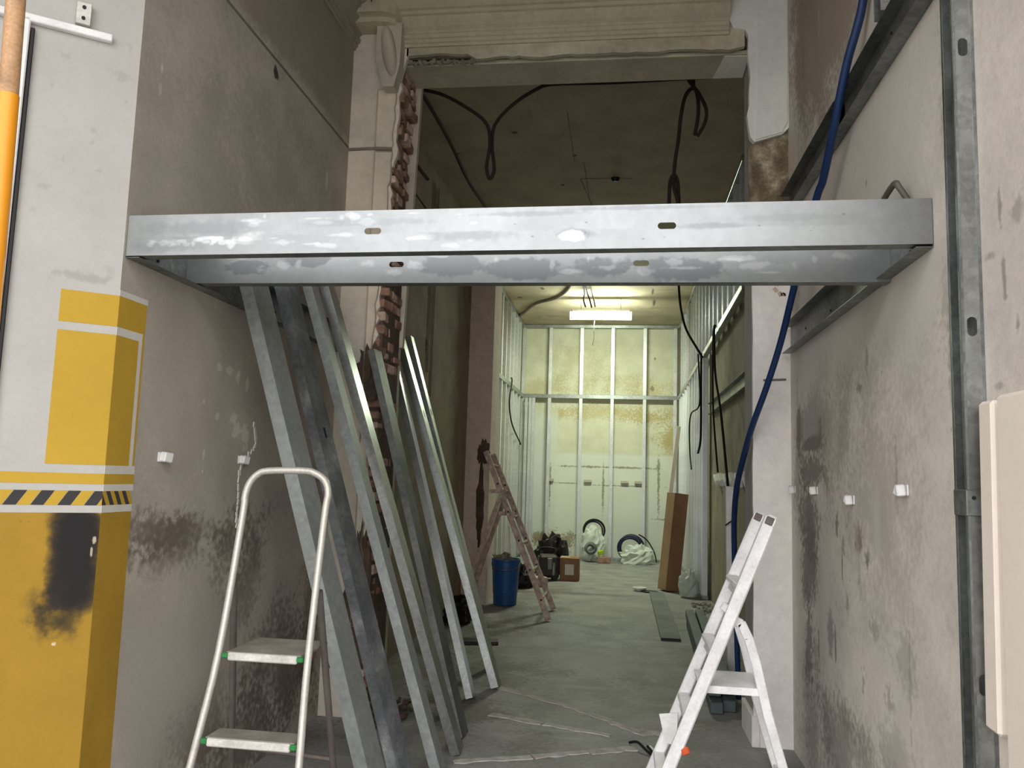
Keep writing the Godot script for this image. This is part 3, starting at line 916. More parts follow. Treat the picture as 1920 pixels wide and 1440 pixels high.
	# hanger wires left in the cornice
	for h in [[V(-1.497, 4.22, -4.36), 0.11, "rusty twisted hanger wire below the rounded capital"], [V(-0.63, 4.26, -4.38), 0.07, "short rusty hanger wire poking from the ceiling edge"]]:
		begin()
		var o: Vector3 = h[0]
		tube(smooth([o + V(0, 0.03, 0), o, o + V(0.004, -h[1] * 0.5, 0.003), o + V(-0.002, -h[1], 0)], 4), 0.0035, 6)
		for t in 5:
			box(o + V(rng.randf_range(-0.008, 0.008), -h[1] * 0.35 + t * 0.006, rng.randf_range(-0.006, 0.006)), V(0.012, 0.012, 0.01), Basis.from_euler(V(rng.randf(), rng.randf(), rng.randf())), 0.002)
		tag(put("hanger_wire", M.cable_brown), h[2], "wire", "rusty hanger wires")

func shell_corridor() -> void:
	# left wall up to a pier, recessed beyond
	var cs := []
	rng.seed = 500
	for i in 26:
		cs.append([rng.randf_range(0.1, 3.8), rng.randf_range(0.2, 4.0), rng.randf_range(0.03, 0.4), rng.randf_range(0.1, 0.7), Color(0.36, 0.32, 0.27) if i % 2 else Color(0.56, 0.52, 0.45), rng.randf_range(0.15, 0.4), 0.8, 0.9])
	cs.append([1.9, 2.5, 0.05, 0.08, Color(0.25, 0.22, 0.19), 0.8, 0.4, 0.5])
	cs.append([2.2, 1.85, 0.05, 0.03, Color(0.15, 0.13, 0.11), 0.8, 0.5, 0.6])
	var im := surface_tex(3.9, 4.12, 120.0, Color(0.60, 0.55, 0.475), 501, 0.10, 0.05, cs)
	var wl := setting("wall_corridor_left", "bare brownish plaster wall on the corridor's left", null, "wall")
	begin()
	_wall_strip(V(-1.70, 0, -4.95), V(-1.70, 0, -8.85), 0.0, 3.62, 4.12, V(1, 0, 0))
	_wall_strip(V(-1.70, 0, -4.95), V(-1.70, 0, -8.85), 3.64, 4.12, 4.12, V(1, 0, 0))
	span(-1.95, -1.715, 0, 4.12, -8.85, -4.95)
	put("plaster_face", tex_mat(im, 0.94), wl)
	begin()
	rod(V(-1.69, 3.95, -6.9), V(-1.692, 2.25, -6.9), 0.006)
	rod(V(-1.69, 3.95, -7.05), V(-1.692, 2.05, -7.05), 0.006)
	put("conduit_groove", M.plaster_dark, wl)
	begin()   # the pier and its bare patch
	span(-1.95, -1.43, 0, 4.12, -9.35, -8.85)
	var pier := setting("wall_pier", "pinkish plaster pier projecting from the corridor's left wall", grained(Color(0.88, 0.81, 0.76), 510, 0.10, 0.94, 0.0, 0.8, 0.0, Color(0.62, 0.55, 0.50, 0.5)), "wall")
	begin()
	blob(V(-1.52, 1.05, -8.85), V(0.035, 0.45, 0.008), 0.9, 4, 24)
	blob(V(-1.50, 1.62, -8.85), V(0.06, 0.12, 0.008), 0.9, 5, 24)
	put("bare_patch", M.mortar, pier)
	begin()
	span(-2.2, -2.0, 0, 4.12, -14.62, -9.35)
	setting("wall_recess_left", "plaster wall behind the left stud frame", M.plaster, "wall")
	# right wall
	cs = []
	for i in 30:
		cs.append([rng.randf_range(0.1, 9.5), rng.randf_range(0.2, 4.0), rng.randf_range(0.05, 0.5), rng.randf_range(0.1, 0.7), Color(0.38, 0.35, 0.28) if i % 2 else Color(0.60, 0.56, 0.49), rng.randf_range(0.15, 0.4), 0.8, 0.9])
	im = surface_tex(9.67, 4.12, 90.0, Color(0.60, 0.565, 0.50), 521, 0.10, 0.05, cs)
	var wr := setting("wall_corridor_right", "bare grey-brown plaster wall behind the right stud frame", null, "wall")
	begin()
	_wall_strip(V(1.06, 0, -4.95), V(1.06, 0, -14.62), 0, 4.12, 4.12, V(-1, 0, 0))
	span(1.061, 1.3, 0, 4.12, -14.62, -4.62)
	put("plaster_face", tex_mat(im, 0.94), wr)
	# back wall: stained yellowish plaster above, white tiles and filler below
	var bs := []
	var ochre := Color(0.70, 0.63, 0.43)
	for q in [[2.0, 2.55, 1.2, 0.16, 0.55], [2.55, 2.5, 0.5, 0.14, 0.8], [3.0, 2.2, 0.28, 0.3, 0.85], [3.05, 2.05, 0.16, 0.3, 0.7], [1.0, 2.55, 0.5, 0.12, 0.5], [2.7, 2.95, 0.5, 0.2, 0.55], [1.4, 2.95, 0.5, 0.2, 0.4], [0.7, 3.0, 0.5, 0.3, 0.35], [2.2, 3.1, 0.4, 0.2, 0.4], [1.4, 3.5, 0.6, 0.4, 0.25]]:
		bs.append([q[0], q[1], q[2], q[3], ochre, q[4], 0.8, 0.8])
	bs.append([1.75, 0.9, 1.6, 0.95, Color(0.86, 0.87, 0.85), 0.9, 0.06, 0.03, 1])
	bs.append([0.75, 1.45, 0.3, 1.2, Color(0.82, 0.84, 0.82), 0.8, 0.1, 0.1, 1])
	for q in [[0.95, 0.22, 0.35, 0.22], [1.25, 0.30, 0.18, 0.16], [0.75, 0.35, 0.15, 0.12]]:
		bs.append([q[0], q[1], q[2], q[3], Color(0.52, 0.47, 0.38), 0.8, 0.4, 0.6])
	var dg := Color(0.42, 0.40, 0.33)
	for q in [[0.93, 1.35, 0.02, 0.5], [1.87, 1.3, 0.02, 0.55], [2.83, 1.35, 0.03, 0.65], [1.9, 1.60, 1.0, 0.02], [2.3, 1.28, 0.6, 0.012], [1.2, 1.30, 0.3, 0.012], [3.0, 0.72, 0.25, 0.02], [1.45, 0.72, 0.02, 0.04], [2.7, 3.0, 0.05, 0.05], [2.75, 3.55, 0.02, 0.04]]:
		bs.append([q[0], q[1], q[2], q[3], dg, 0.7, 0.6, 0.6])
	im = surface_tex(3.26, 4.12, 190.0, Color(0.81, 0.80, 0.72), 531, 0.05, 0.03, bs)
	begin()
	var n := V(0, 0, 1)
	quad(V(-2.2, 0, -14.62), V(1.06, 0, -14.62), V(1.06, 4.12, -14.62), V(-2.2, 4.12, -14.62), n)
	var wb := setting("wall_back", "yellow-stained plaster end wall of the corridor, white below", tex_mat(im, 0.9), "wall")
	begin()
	span(-2.2, 1.3, 0, 4.3, -14.85, -14.621)
	put("core", M.plaster, wb)
	# small white brackets sticking out of the back wall
	for xx in [-1.33, -0.66, -0.02, 0.22]:
		begin()
		span(xx, xx + 0.13, 1.32, 1.37, -14.62, -14.56, 0.004)
		put("wall_stub", M.plaster, wb)
	# corridor ceiling
	var ks := []
	for i in 24:
		ks.append([rng.randf_range(0.1, 3.4), rng.randf_range(0.2, 9.5), rng.randf_range(0.01, 0.25), rng.randf_range(0.01, 0.3), Color(0.42, 0.40, 0.30), rng.randf_range(0.15, 0.5), 0.8, 0.8])
	for q in [[1.75, 8.1, 0.03, 0.03], [1.3, 8.6, 0.025, 0.02], [0.75, 8.2, 0.02, 0.02], [1.6, 7.4, 0.02, 0.02], [2.65, 2.2, 0.02, 0.3], [2.6, 3.0, 0.02, 0.2], [1.0, 3.2, 0.03, 0.1], [0.6, 2.6, 0.05, 0.05]]:
		ks.append([q[0], q[1], q[2], q[3], Color(0.20, 0.18, 0.14), 0.8, 0.5, 0.6])
	im = surface_tex(3.5, 9.9, 110.0, Color(0.68, 0.63, 0.55), 541, 0.07, 0.04, ks)
	begin()
	quad(V(-2.2, 4.12, -14.85), V(1.3, 4.12, -14.85), V(1.3, 4.12, -4.95), V(-2.2, 4.12, -4.95), V(0, -1, 0))
	var cc := setting("ceiling", "stained olive-beige plaster ceiling of the corridor", tex_mat(im, 0.94), "ceiling")
	begin()
	span(-2.2, 1.3, 4.121, 4.4, -14.85, -4.95)
	put("slab", M.ceiling, cc)
	begin()   # chased lines and a dark rose in the ceiling plaster
	for q in [[-0.45, -5.9, -0.45, -6.9], [-0.37, -6.9, -0.36, -7.8], [-0.42, -7.3, 0.05, -7.32], [-0.42, -7.3, -0.30, -8.4]]:
		bar(V(q[0], 4.119, q[1]), V(q[2], 4.119, q[3]), 0.008, 0.004, Vector3.UP)
	put("ceiling_crack", M.plaster_dark, cc)
	begin()
	lathe(V(-0.10, 4.085, -7.3), [Vector2(0, 0), Vector2(0.025, 0.0), Vector2(0.035, 0.02), Vector2(0.04, 0.035)], 14)
	put("ceiling_rose", M.black_rubber, cc)
	# outer walls that close the corridor off behind the partition
	begin()
	span(-2.2, -1.95, 0, 4.3, -9.35, -4.62)
	setting("wall_outer_left", "outer wall behind the corridor's left plaster", M.plaster_dark, "wall")

func beam_tex(sd: int, marks: Array, base: Color) -> StandardMaterial3D:
	var im := surface_tex(2.6, 0.14, 700.0, base, sd, 0.05, 0.03, marks)
	var m := tex_mat(im, 0.38, 0.72)
	m.texture_repeat = true
	return m

func ceiling_frame() -> void:
	var f := thing("metal_ceiling_frame", "galvanised steel frame of two slotted beams spanning the room at door height", "metal frame", "", V(0, 2.07, -2.5))
	rng.seed = 12
	var off := V(0, -2.07, 2.5)
	var powder := Color(0.90, 0.91, 0.92)
	var dull := Color(0.47, 0.485, 0.50)
	var mk := []
	for i in 22:
		mk.append([rng.randf_range(0.08, 0.40), rng.randf_range(0.035, 0.06), rng.randf_range(0.008, 0.03), rng.randf_range(0.004, 0.012), powder, 0.55, 0.7, 0.8])
	for i in 30:
		mk.append([rng.randf_range(0.4, 1.2), rng.randf_range(0.01, 0.13), rng.randf_range(0.003, 0.05), rng.randf_range(0.003, 0.012), powder, 0.35, 0.7, 0.8])
	for q in [[1.53, 0.052, 0.075, 0.018, 0.9], [1.20, 0.05, 0.16, 0.022, 0.5], [1.95, 0.066, 0.12, 0.013, 0.6], [1.35, 0.118, 0.25, 0.01, 0.5], [0.85, 0.1, 0.3, 0.012, 0.3], [1.75, 0.13, 0.3, 0.008, 0.5], [2.2, 0.09, 0.2, 0.012, 0.25], [0.25, 0.09, 0.2, 0.03, 0.5], [0.15, 0.03, 0.14, 0.02, 0.4]]:
		mk.append([q[0], q[1], q[2], q[3], dull, q[4] * 0.8, 0.5, 0.3])
	mk.append([1.52, 0.045, 0.045, 0.02, powder, 0.9, 0.3, 0.3])
	for i in 10:
		mk.append([rng.randf_range(1.3, 2.4), rng.randf_range(0.02, 0.12), 0.006, 0.003, Color(0.4, 0.4, 0.4), 0.6, 0.6, 0.6])
	var front_m := beam_tex(601, mk, Color(0.62, 0.635, 0.64))
	var mk2 := []
	for q in [[1.05, 0.07, 0.12, 0.04], [1.32, 0.05, 0.14, 0.045], [1.62, 0.06, 0.12, 0.04], [1.9, 0.05, 0.15, 0.045], [0.5, 0.09, 0.1, 0.03], [0.25, 0.06, 0.1, 0.03]]:
		mk2.append([q[0], q[1], q[2], q[3], dull, 0.8, 0.2, 0.3])
	for i in 26:
		mk2.append([rng.randf_range(0.05, 2.5), rng.randf_range(0.02, 0.13), rng.randf_range(0.006, 0.06), rng.randf_range(0.004, 0.02), powder, 0.4, 0.6, 0.8])
	var rear_m := beam_tex(602, mk2, Color(0.62, 0.635, 0.64))
	# each beam: slotted web to the street, flanges and lips behind
	for b in [["front_beam", -2.5, [0.86, 1.80], front_m, 2.065, 0.02], ["rear_beam", -2.89, [0.83, 1.73], rear_m, 2.065, 0.0]]:
		var z: float = b[1]
		var yb: float = b[4]
		begin()
		var ang: float = 0.02 / 2.575 if b[5] > 0.0 else 0.0
		var T := Transform3D(Basis.from_euler(V(0, 0, ang)), V(-1.673, yb, z) + off)
		slotted(T, 2.575, 0.14, b[2], 0.056, 0.021, 0.002)
		var web := put(b[0], null, f)
		# plate uv: along the beam
		web.mesh = _uv_plate(web.mesh, T.affine_inverse(), 2.575, 0.14)
		web.mesh.surface_set_material(0, b[3])
		begin()
		for fl in [[0.0, 1.0], [0.14, -1.0]]:
			var yy: float = fl[0]
			box(T * V(2.575 * 0.5, yy + fl[1] * 0.001, -0.026), V(2.575, 0.002, 0.05), T.basis)
			box(T * V(2.575 * 0.5, yy + fl[1] * 0.006, -0.0505), V(2.575, 0.012, 0.002), T.basis)
		put("flange", M.galv_dull, web)
	# side tracks fixed along the walls, open towards the room
	for s in [-1.0, 1.0]:
		var xw: float = -1.6745 if s < 0 else 0.9045
		var y0: float = 2.062 if s < 0 else 2.078
		begin()
		var xi: float = xw - s * 0.05
		span(minf(xw, xw - s * 0.002), maxf(xw, xw - s * 0.002), y0, y0 + 0.144, -4.57, -2.503)
		span(minf(xi, xw), maxf(xi, xw), y0 - 0.002, y0, -4.57, -2.503)
		span(minf(xi, xw), maxf(xi, xw), y0 + 0.144, y0 + 0.146, -4.57, -2.503)
		var tr := put("side_track", M.galv_dull, f)
		tr.position = off
		for zz in [-2.58, -2.66, -2.69, -3.1, -3.7, -4.2]:
			begin()
			var c := V(xw - s * 0.003, y0 + 0.05 + 0.02 * sin(zz * 40.0), zz)
			rod(c, c + V(-s * 0.003, 0, 0), 0.006, 8)
			var sc := put("screw", M.black_rubber, tr)

func _uv_plate(m: Mesh, inv: Transform3D, w: float, h: float) -> ArrayMesh:
	var a := m.surface_get_arrays(0)
	var v: PackedVector3Array = a[Mesh.ARRAY_VERTEX]
	var uv := PackedVector2Array()
	for p in v:
		var q := inv * p
		uv.append(Vector2(q.x / w, 1.0 - q.y / h))
	a[Mesh.ARRAY_TEX_UV] = uv
	var r := ArrayMesh.new()
	r.add_surface_from_arrays(Mesh.PRIMITIVE_TRIANGLES, a)
	return r

func wall_metal() -> void:
	# upper track on the right wall in two lengths, lapped
	for q in [[-3.58, -1.5, 2.822, 0.0, "upper galvanised wall track running out of the picture, nearer length"], [-4.58, -3.42, 2.815, 0.012, "farther length of the upper galvanised wall track, by the pilaster"]]:
		var t := thing("wall_track", q[4], "metal track", "upper wall tracks", V(0.904, q[2], q[0]))
		begin()
		var L: float = q[1] - q[0]
		var dx: float = q[3]
		# web on the wall, two flanges towards the room
		prism(upoly(0.05, 0.14, 0.002), L, Transform3D(Basis(V(1, 0, 0), V(0, 0, 1), V(0, 1, 0)), V(-0.026 + 0.0 * dx, 0.07 + dx, 0)))
		put("channel", M.galv_dull, t)
		for i in 4:
			begin()
			var c := V(-0.004, 0.04 + 0.06 * (i % 2), L * (0.12 + 0.25 * i))
			rod(c, c + V(-0.004, 0, 0), 0.006, 8)
			put("screw", M.black_rubber, t)
	# short upright standing on the upper track
	var up := thing("upright_stud", "short galvanised upright rising from the upper wall track", "metal stud", "", V(0.875, 2.98, -2.80))
	begin()
	cstud(V(0, 0, 0), V(0, 1.25, 0), 0.05, 0.075, V(0, 0, 1))
	put("profile", M.galv, up)
	# wall stud with slots, standing against the right wall
	var ws := thing("wall_stud", "tall galvanised slotted stud fixed upright to the right wall", "metal stud", "", V(0.878, 0, -2.19))
	begin()
	var T := Transform3D(Basis(V(0, 1, 0), V(-1, 0, 0), V(0, 0, 1)), V(0.026, 0, 0))
	slotted(T, 4.2, 0.052, [0.12, 0.895, 1.778, 2.53, 3.3], 0.05, 0.024, 0.002)
	put("slotted_face", M.galv, ws)
	begin()
	span(0.024, 0.026, 0, 4.2, -0.075, -0.002)
	span(-0.026, 0.026, 0, 4.2, -0.075, -0.073)
	span(-0.026, -0.024, 0, 4.2, -0.012, -0.002)
	span(-0.026, -0.024, 0, 4.2, -0.075, -0.064)
	span(-0.0255, -0.0195, 0, 4.2, -0.001, 0.0035)
	span(0.019, 0.026, 0, 4.2, -0.001, 0.0035)
	put("channel", M.galv_dull, ws)
	begin()
	span(-0.029, 0.026, 1.30, 1.365, -0.076, 0.0055, 0.002)
	var sl := put("sleeve", M.galv_dull, ws)
	begin()
	rod(V(-0.012, 1.345, 0.005), V(-0.012, 1.345, 0.008), 0.005)
	put("screw", M.black_rubber, ws)
	# metal handle loop above the frame
	var h := thing("steel_handle", "small steel handle loop on the right wall above the frame", "handle", "", V(0.9, 2.252, -2.76))
	begin()
	var pts := smooth([V(0.004, -0.04, -0.13), V(-0.03, 0.02, -0.125), V(-0.045, 0.05, -0.10), V(-0.045, 0.085, 0.07), V(-0.035, 0.06, 0.10), V(0.004, -0.01, 0.105)], 5)
	tube(pts, 0.010, 8)
	put("loop", M.rear_leg, h)
	# two pale boards fixed to the right wall at the picture's edge
	var bd := thing("wall_board", "narrow cream board hanging on the right wall beside the slotted stud", "board", "cream boards", V(0.886, 0.80, -2.125))
	begin()
	box(V(0, 0.39, 0), V(0.034, 0.78, 0.075), Basis.from_euler(V(0.028, 0, 0)), 0.008)
	put("panel", M.board, bd)
	var bd2 := thing("wall_board", "wide cream board at the right edge of the picture", "board", "cream boards", V(0.886, 0.25, -1.88))
	begin()
	box(V(0, 0.668, 0), V(0.034, 1.336, 0.36), Basis.from_euler(V(0.01, 0, 0)), 0.008)
	put("panel", M.board, bd2)

func leaning_studs() -> void:
	# top point, foot on the floor, width facing the street, depth, material, label
	var list := [
		[V(-1.575, 2.190, -3.225), V(-0.909, 0, -3.285), 0.058, 0.13, "galv_flat", "first leaning metal stud from the left, behind the small aluminium stepladder", [], 0.16],
		[V(-1.61, 2.317, -3.598), V(-0.878, 0, -3.536), 0.048, 0.12, "galv_stained", "second leaning metal stud, its side blotched with grey stains", [0.66], 0.2],
		[V(-1.61, 2.392, -3.884), V(-0.773, 0, -3.744), 0.046, 0.10, "galv_flat", "third leaning metal stud, with the brightest front edge", [], 0.0],
		[V(-1.61, 2.496, -4.056), V(-0.787, 0, -4.161), 0.046, 0.11, "galv", "fourth leaning metal stud, with a thin shining edge", [], 0.0],
		[V(-1.415, 2.056, -4.49), V(-0.814, 0, -4.42), 0.040, 0.11, "galv_dull", "shortest leaning metal stud, its top resting on the torn mortar patch", [], 0.1],
		[V(-1.62, 2.280, -5.479), V(-0.902, 0, -5.159), 0.044, 0.10, "galv", "leaning metal stud just behind the broken brick jamb", [], 0.0],
		[V(-1.62, 2.374, -5.687), V(-0.790, 0, -5.453), 0.050, 0.11, "galv", "leaning metal stud whose foot stands at the pale floor strip", [0.75], 0.0],
		[V(-1.62, 2.401, -6.000), V(-0.90, 0, -6.02), 0.040, 0.09, "galv", "farthest leaning metal stud, on the corridor's left wall", [0.76], 0.0]]
	for q in list:
		var a: Vector3 = q[1]
		var b: Vector3 = q[0]
		var t := thing("leaning_stud", q[5], "metal stud", "metal studs leaning on the left", a)
		begin()
		# lift the foot so that its lowest corner touches the floor
		var up := (b - a).normalized()
		var lift: float = (q[2] * 0.5 * cos(q[7]) + q[3] * 0.5 * sin(q[7])) * absf(up.x) / up.y
		var turn: float = q[7]
		var face := V(-sin(turn), 0, cos(turn))
		cstud(V(0, lift, 0), b - a, q[2], q[3], face, 0.010)
		put("profile", M[q[4]], t)
		var fr := frame_of(Vector3.ZERO, b - a, face)
		for at_share in q[6]:
			var c: Vector3 = (b - a) * float(at_share) + fr * V(q[2] * 0.5 + 0.0006, 0, 0)
			begin()
			box(c, V(0.0016, 0.05, 0.018), fr, 0.0006)
			put("service_hole", M.black_rubber, t)

func left_ladder() -> void:
	var t := thing("step_ladder", "aluminium hoop-topped stepladder with paint-worn rails by the left wall", "stepladder", "", V(-1.16, 0, -2.6))
	var o := V(1.16, 0, 2.6)
	var L := [V(-1.375, 0.02, -2.455), V(-1.342, 0.42, -2.56), V(-1.312, 0.76, -2.64), V(-1.318, 1.20, -2.76)]
	var R := [V(-1.02, 1.20, -2.762), V(-1.003, 0.76, -2.64), V(-0.983, 0.44, -2.56), V(-0.957, 0.02, -2.455)]
	var pts := []
	for p in L: pts.append(p + o)
	for p in [V(-1.322, 1.26, -2.775), V(-1.312, 1.31, -2.782), V(-1.285, 1.345, -2.788), V(-1.245, 1.358, -2.79), V(-1.12, 1.362, -2.79), V(-1.075, 1.355, -2.79), V(-1.035, 1.33, -2.786), V(-1.018, 1.285, -2.78)]: pts.append(p + o)
	for p in R: pts.append(p + o)
	begin()
	tube(smooth(pts, 5), 0.0125, 10)
	put("front_frame", M.ladder_alu, t)
	for k in 3:
		var y := 0.762 - k * 0.254
		var z := -2.64 + k * 0.062
		var xl := -1.312 - k * 0.022
		var xr := -1.003 + k * 0.018
		var dep := 0.25 if k == 0 else 0.10
		begin()
		box(V((xl + xr) * 0.5, y - 0.006, z - dep * 0.5) + o, V(xr - xl - 0.05, 0.012, dep), Basis.IDENTITY, 0.003)
		var s := put("step", M.tread, t)
		begin()
		box(V((xl + xr) * 0.5, y - 0.014, z + 0.004) + o, V(xr - xl - 0.07, 0.026, 0.014), Basis.IDENTITY, 0.004)
		put("front_edge", M.edge_white, s)
		for e in [-1.0, 1.0]:
			begin()
			var xe: float = (xl + 0.026) if e < 0 else (xr - 0.026)
			box(V(xe, y - 0.012, z + 0.002) + o, V(0.024, 0.018, 0.018), Basis.IDENTITY, 0.004)
			put("end_cap", M.green_plastic, s)
	for q in [[V(-1.318, 1.0, -2.725), V(-1.49, 0.015, -3.19)], [V(-1.008, 0.96, -2.72), V(-1.028, 0.015, -3.12)]]:
		begin()
		rod(q[0] + o, q[1] + o, 0.0125)
		put("rear_leg", M.rear_leg, t)
	begin()
	rod(V(-1.435, 0.33, -3.04) + o, V(-1.022, 0.33, -2.985) + o, 0.009)
	put("rear_brace", M.rear_leg, t)
	for p in [L[0], R[3], V(-1.49, 0.0, -3.19), V(-1.028, 0.0, -3.12)]:
		begin()
		lathe(V(p.x, 0.0, p.z) + o, [Vector2(0, 0), Vector2(0.017, 0), Vector2(0.017, 0.035), Vector2(0.0, 0.036)], 12)
		put("foot", M.black_rubber, t)

func right_ladder() -> void:
	var t := thing("step_ladder", "white paint-spattered stepladder seen from the side by the right pilaster", "stepladder", "", V(0.3, 0, -3.35))
	var o := V(-0.3, 0, 3.35)
	for q in [[-3.20, V(0.553, 1.225, -3.2), V(0.062, 0.0, -3.2)], [-3.55, V(0.567, 1.225, -3.55), V(0.062, 0.0, -3.55)]]:
		begin()
		var a: Vector3 = q[2]
		var b: Vector3 = q[1]
		var f := frame_of(a, b, V(0, 0, 1))
		box((a + b) * 0.5 + o + V(0, 0.008, 0), V(0.046, a.distance_to(b) - 0.03, 0.026), f, 0.006)
		var rail := put("front_rail", M.ladder_white, t)
		begin()
		box(b + o, V(0.050, 0.05, 0.032), f, 0.012)
		put("end_cap", M.white_paint, rail)
		begin()
		box(b + o + V(-0.006, 0.004, 0.0155), V(0.03, 0.03, 0.006), f, 0.003)
		put("rivet_plate", M.rear_leg, rail)
		begin()
		box(a + o + V(0.008, 0.016, 0), V(0.07, 0.032, 0.04), Basis.IDENTITY, 0.006)
		put("foot", M.white_paint, rail)
	# steps between the two rails
	var k := 0
	for y in [0.26, 0.50, 0.74, 0.98]:
		var x: float = 0.062 + 0.40 * y
		begin()
		box(V(x, y, -3.375) + o, V(0.046, 0.022, 0.322), Basis.IDENTITY, 0.004)
		var s := put("step", M.ladder_white, t)
		begin()
		box(V(x - 0.008, y - 0.025, -3.375) + o, V(0.006, 0.04, 0.30), Basis.from_euler(V(0, 0, -0.35)), 0.002)
		put("step_brace", M.white_paint, s)
		k += 1
	# gusset on the far rail
	begin()
	slab_poly(PackedVector2Array([Vector2(0.165, 0.42), Vector2(0.24, 0.43), Vector2(0.235, 0.30), Vector2(0.19, 0.31)]), -3.532, -3.526)
	var gp := put("gusset", M.white_paint, t)
	gp.position = o
	# rear legs: bowed at the top
	for q in [[-3.235, 0.417, 0.856], [-3.515, 0.43, 0.856]]:
		var z: float = q[0]
		begin()
		var line := [V(q[1] - 0.012, 0.866, z), V(0.452, 0.842, z), V(0.478, 0.79, z), V(0.505, 0.70, z), V(0.545, 0.52, z), V(0.597, 0.34, z), V(0.70, 0.02, z)]
		for i in line.size() - 1:
			var a: Vector3 = line[i] + o
			var b: Vector3 = line[i + 1] + o
			bar(a - (b - a).normalized() * 0.006, b, 0.034, 0.022, V(0, 0, 1), 0.003)
		var leg := put("rear_leg", M.ladder_white, t)
		begin()
		box(V(0.70, 0.015, z) + o, V(0.05, 0.03, 0.032), Basis.IDENTITY, 0.004)
		put("foot", M.white_paint, leg)
	begin()
	# folding platform between rails and legs
	slab_poly(PackedVector2Array([Vector2(0.30, 0.612), Vector2(0.525, 0.612), Vector2(0.525, 0.598), Vector2(0.52, 0.585), Vector2(0.305, 0.585)]), -3.50, -3.235)
	var pl := put("platform", M.ladder_white, t)
	pl.position = o
	begin()
	bar(V(0.62, 0.26, -3.235) + o, V(0.62, 0.26, -3.515) + o, 0.02, 0.012, V(0, 1, 0), 0.002)
	put("rear_brace", M.white_paint, t)
	begin()
	box(V(0.245, 0.385, -3.193) + o, V(0.03, 0.026, 0.02), Basis.from_euler(V(0, 0, 0.4)), 0.005)
	put("orange_clip", M.rust_orange, t)

func old_ladder() -> void:
	var t := thing("wooden_ladder", "old paint-spotted wooden A-frame ladder beside the blue drum", "ladder", "", V(-1.0, 0, -8.3))
	var o := V(1.0, 0, 8.3)
	for q in [[V(-1.385, 1.62, -8.30), V(-0.671, 0.0, -8.06)], [V(-1.36, 1.60, -8.62), V(-0.673, 0.0, -8.72)]]:
		begin()
		bar(q[1] + o + V(-0.01, 0.012, 0), q[0] + o, 0.055, 0.035, V(0, 0, 1), 0.005)
		var r := put("rail", M.wood_old, t)
		for k in 5:
			begin()
			var c: Vector3 = q[1].lerp(q[0], 0.12 + k * 0.17) + o
			rod(c + V(0, 0, 0.016), c + V(0, 0, 0.021), 0.012, 8)
			put("rung_end", M.dark_metal, r)
	for k in 6:
		var f := 0.12 + k * 0.16
		begin()
		rod(V(-0.671, 0, -8.06).lerp(V(-1.385, 1.62, -8.30), f) + o, V(-0.673, 0, -8.72).lerp(V(-1.36, 1.60, -8.62), f) + o, 0.014)
		put("rung", M.wood_old, t)
	for q in [[V(-1.205, 1.20, -8.27), V(-1.60, 0.0, -8.15)], [V(-1.20, 1.20, -8.62), V(-1.60, 0.0, -8.68)]]:
		begin()
		bar(q[1] + o + V(0.006, 0.012, 0), q[0] + o, 0.045, 0.03, V(0, 0, 1), 0.004)
		put("rear_leg", M.wood_old, t)
	for y in [1.0, 1.22]:
		begin()
		var x: float = -0.671 - 0.441 * y
		box(V(x - 0.03, y, -8.26) + o, V(0.17, 0.04, 0.02), Basis.from_euler(V(0, 0, 0.02)), 0.004)
		put("hinge_bar", M.wood_old, t)

func frame_stud(t: Node3D, a: Vector3, b: Vector3, w: float, d: float, hint: Vector3, called := "stud", m: Material = null) -> void:
	begin()
	cstud(a - t.position, b - t.position, w, d, hint)
	put(called, m if m else M.galv_daylit, t)

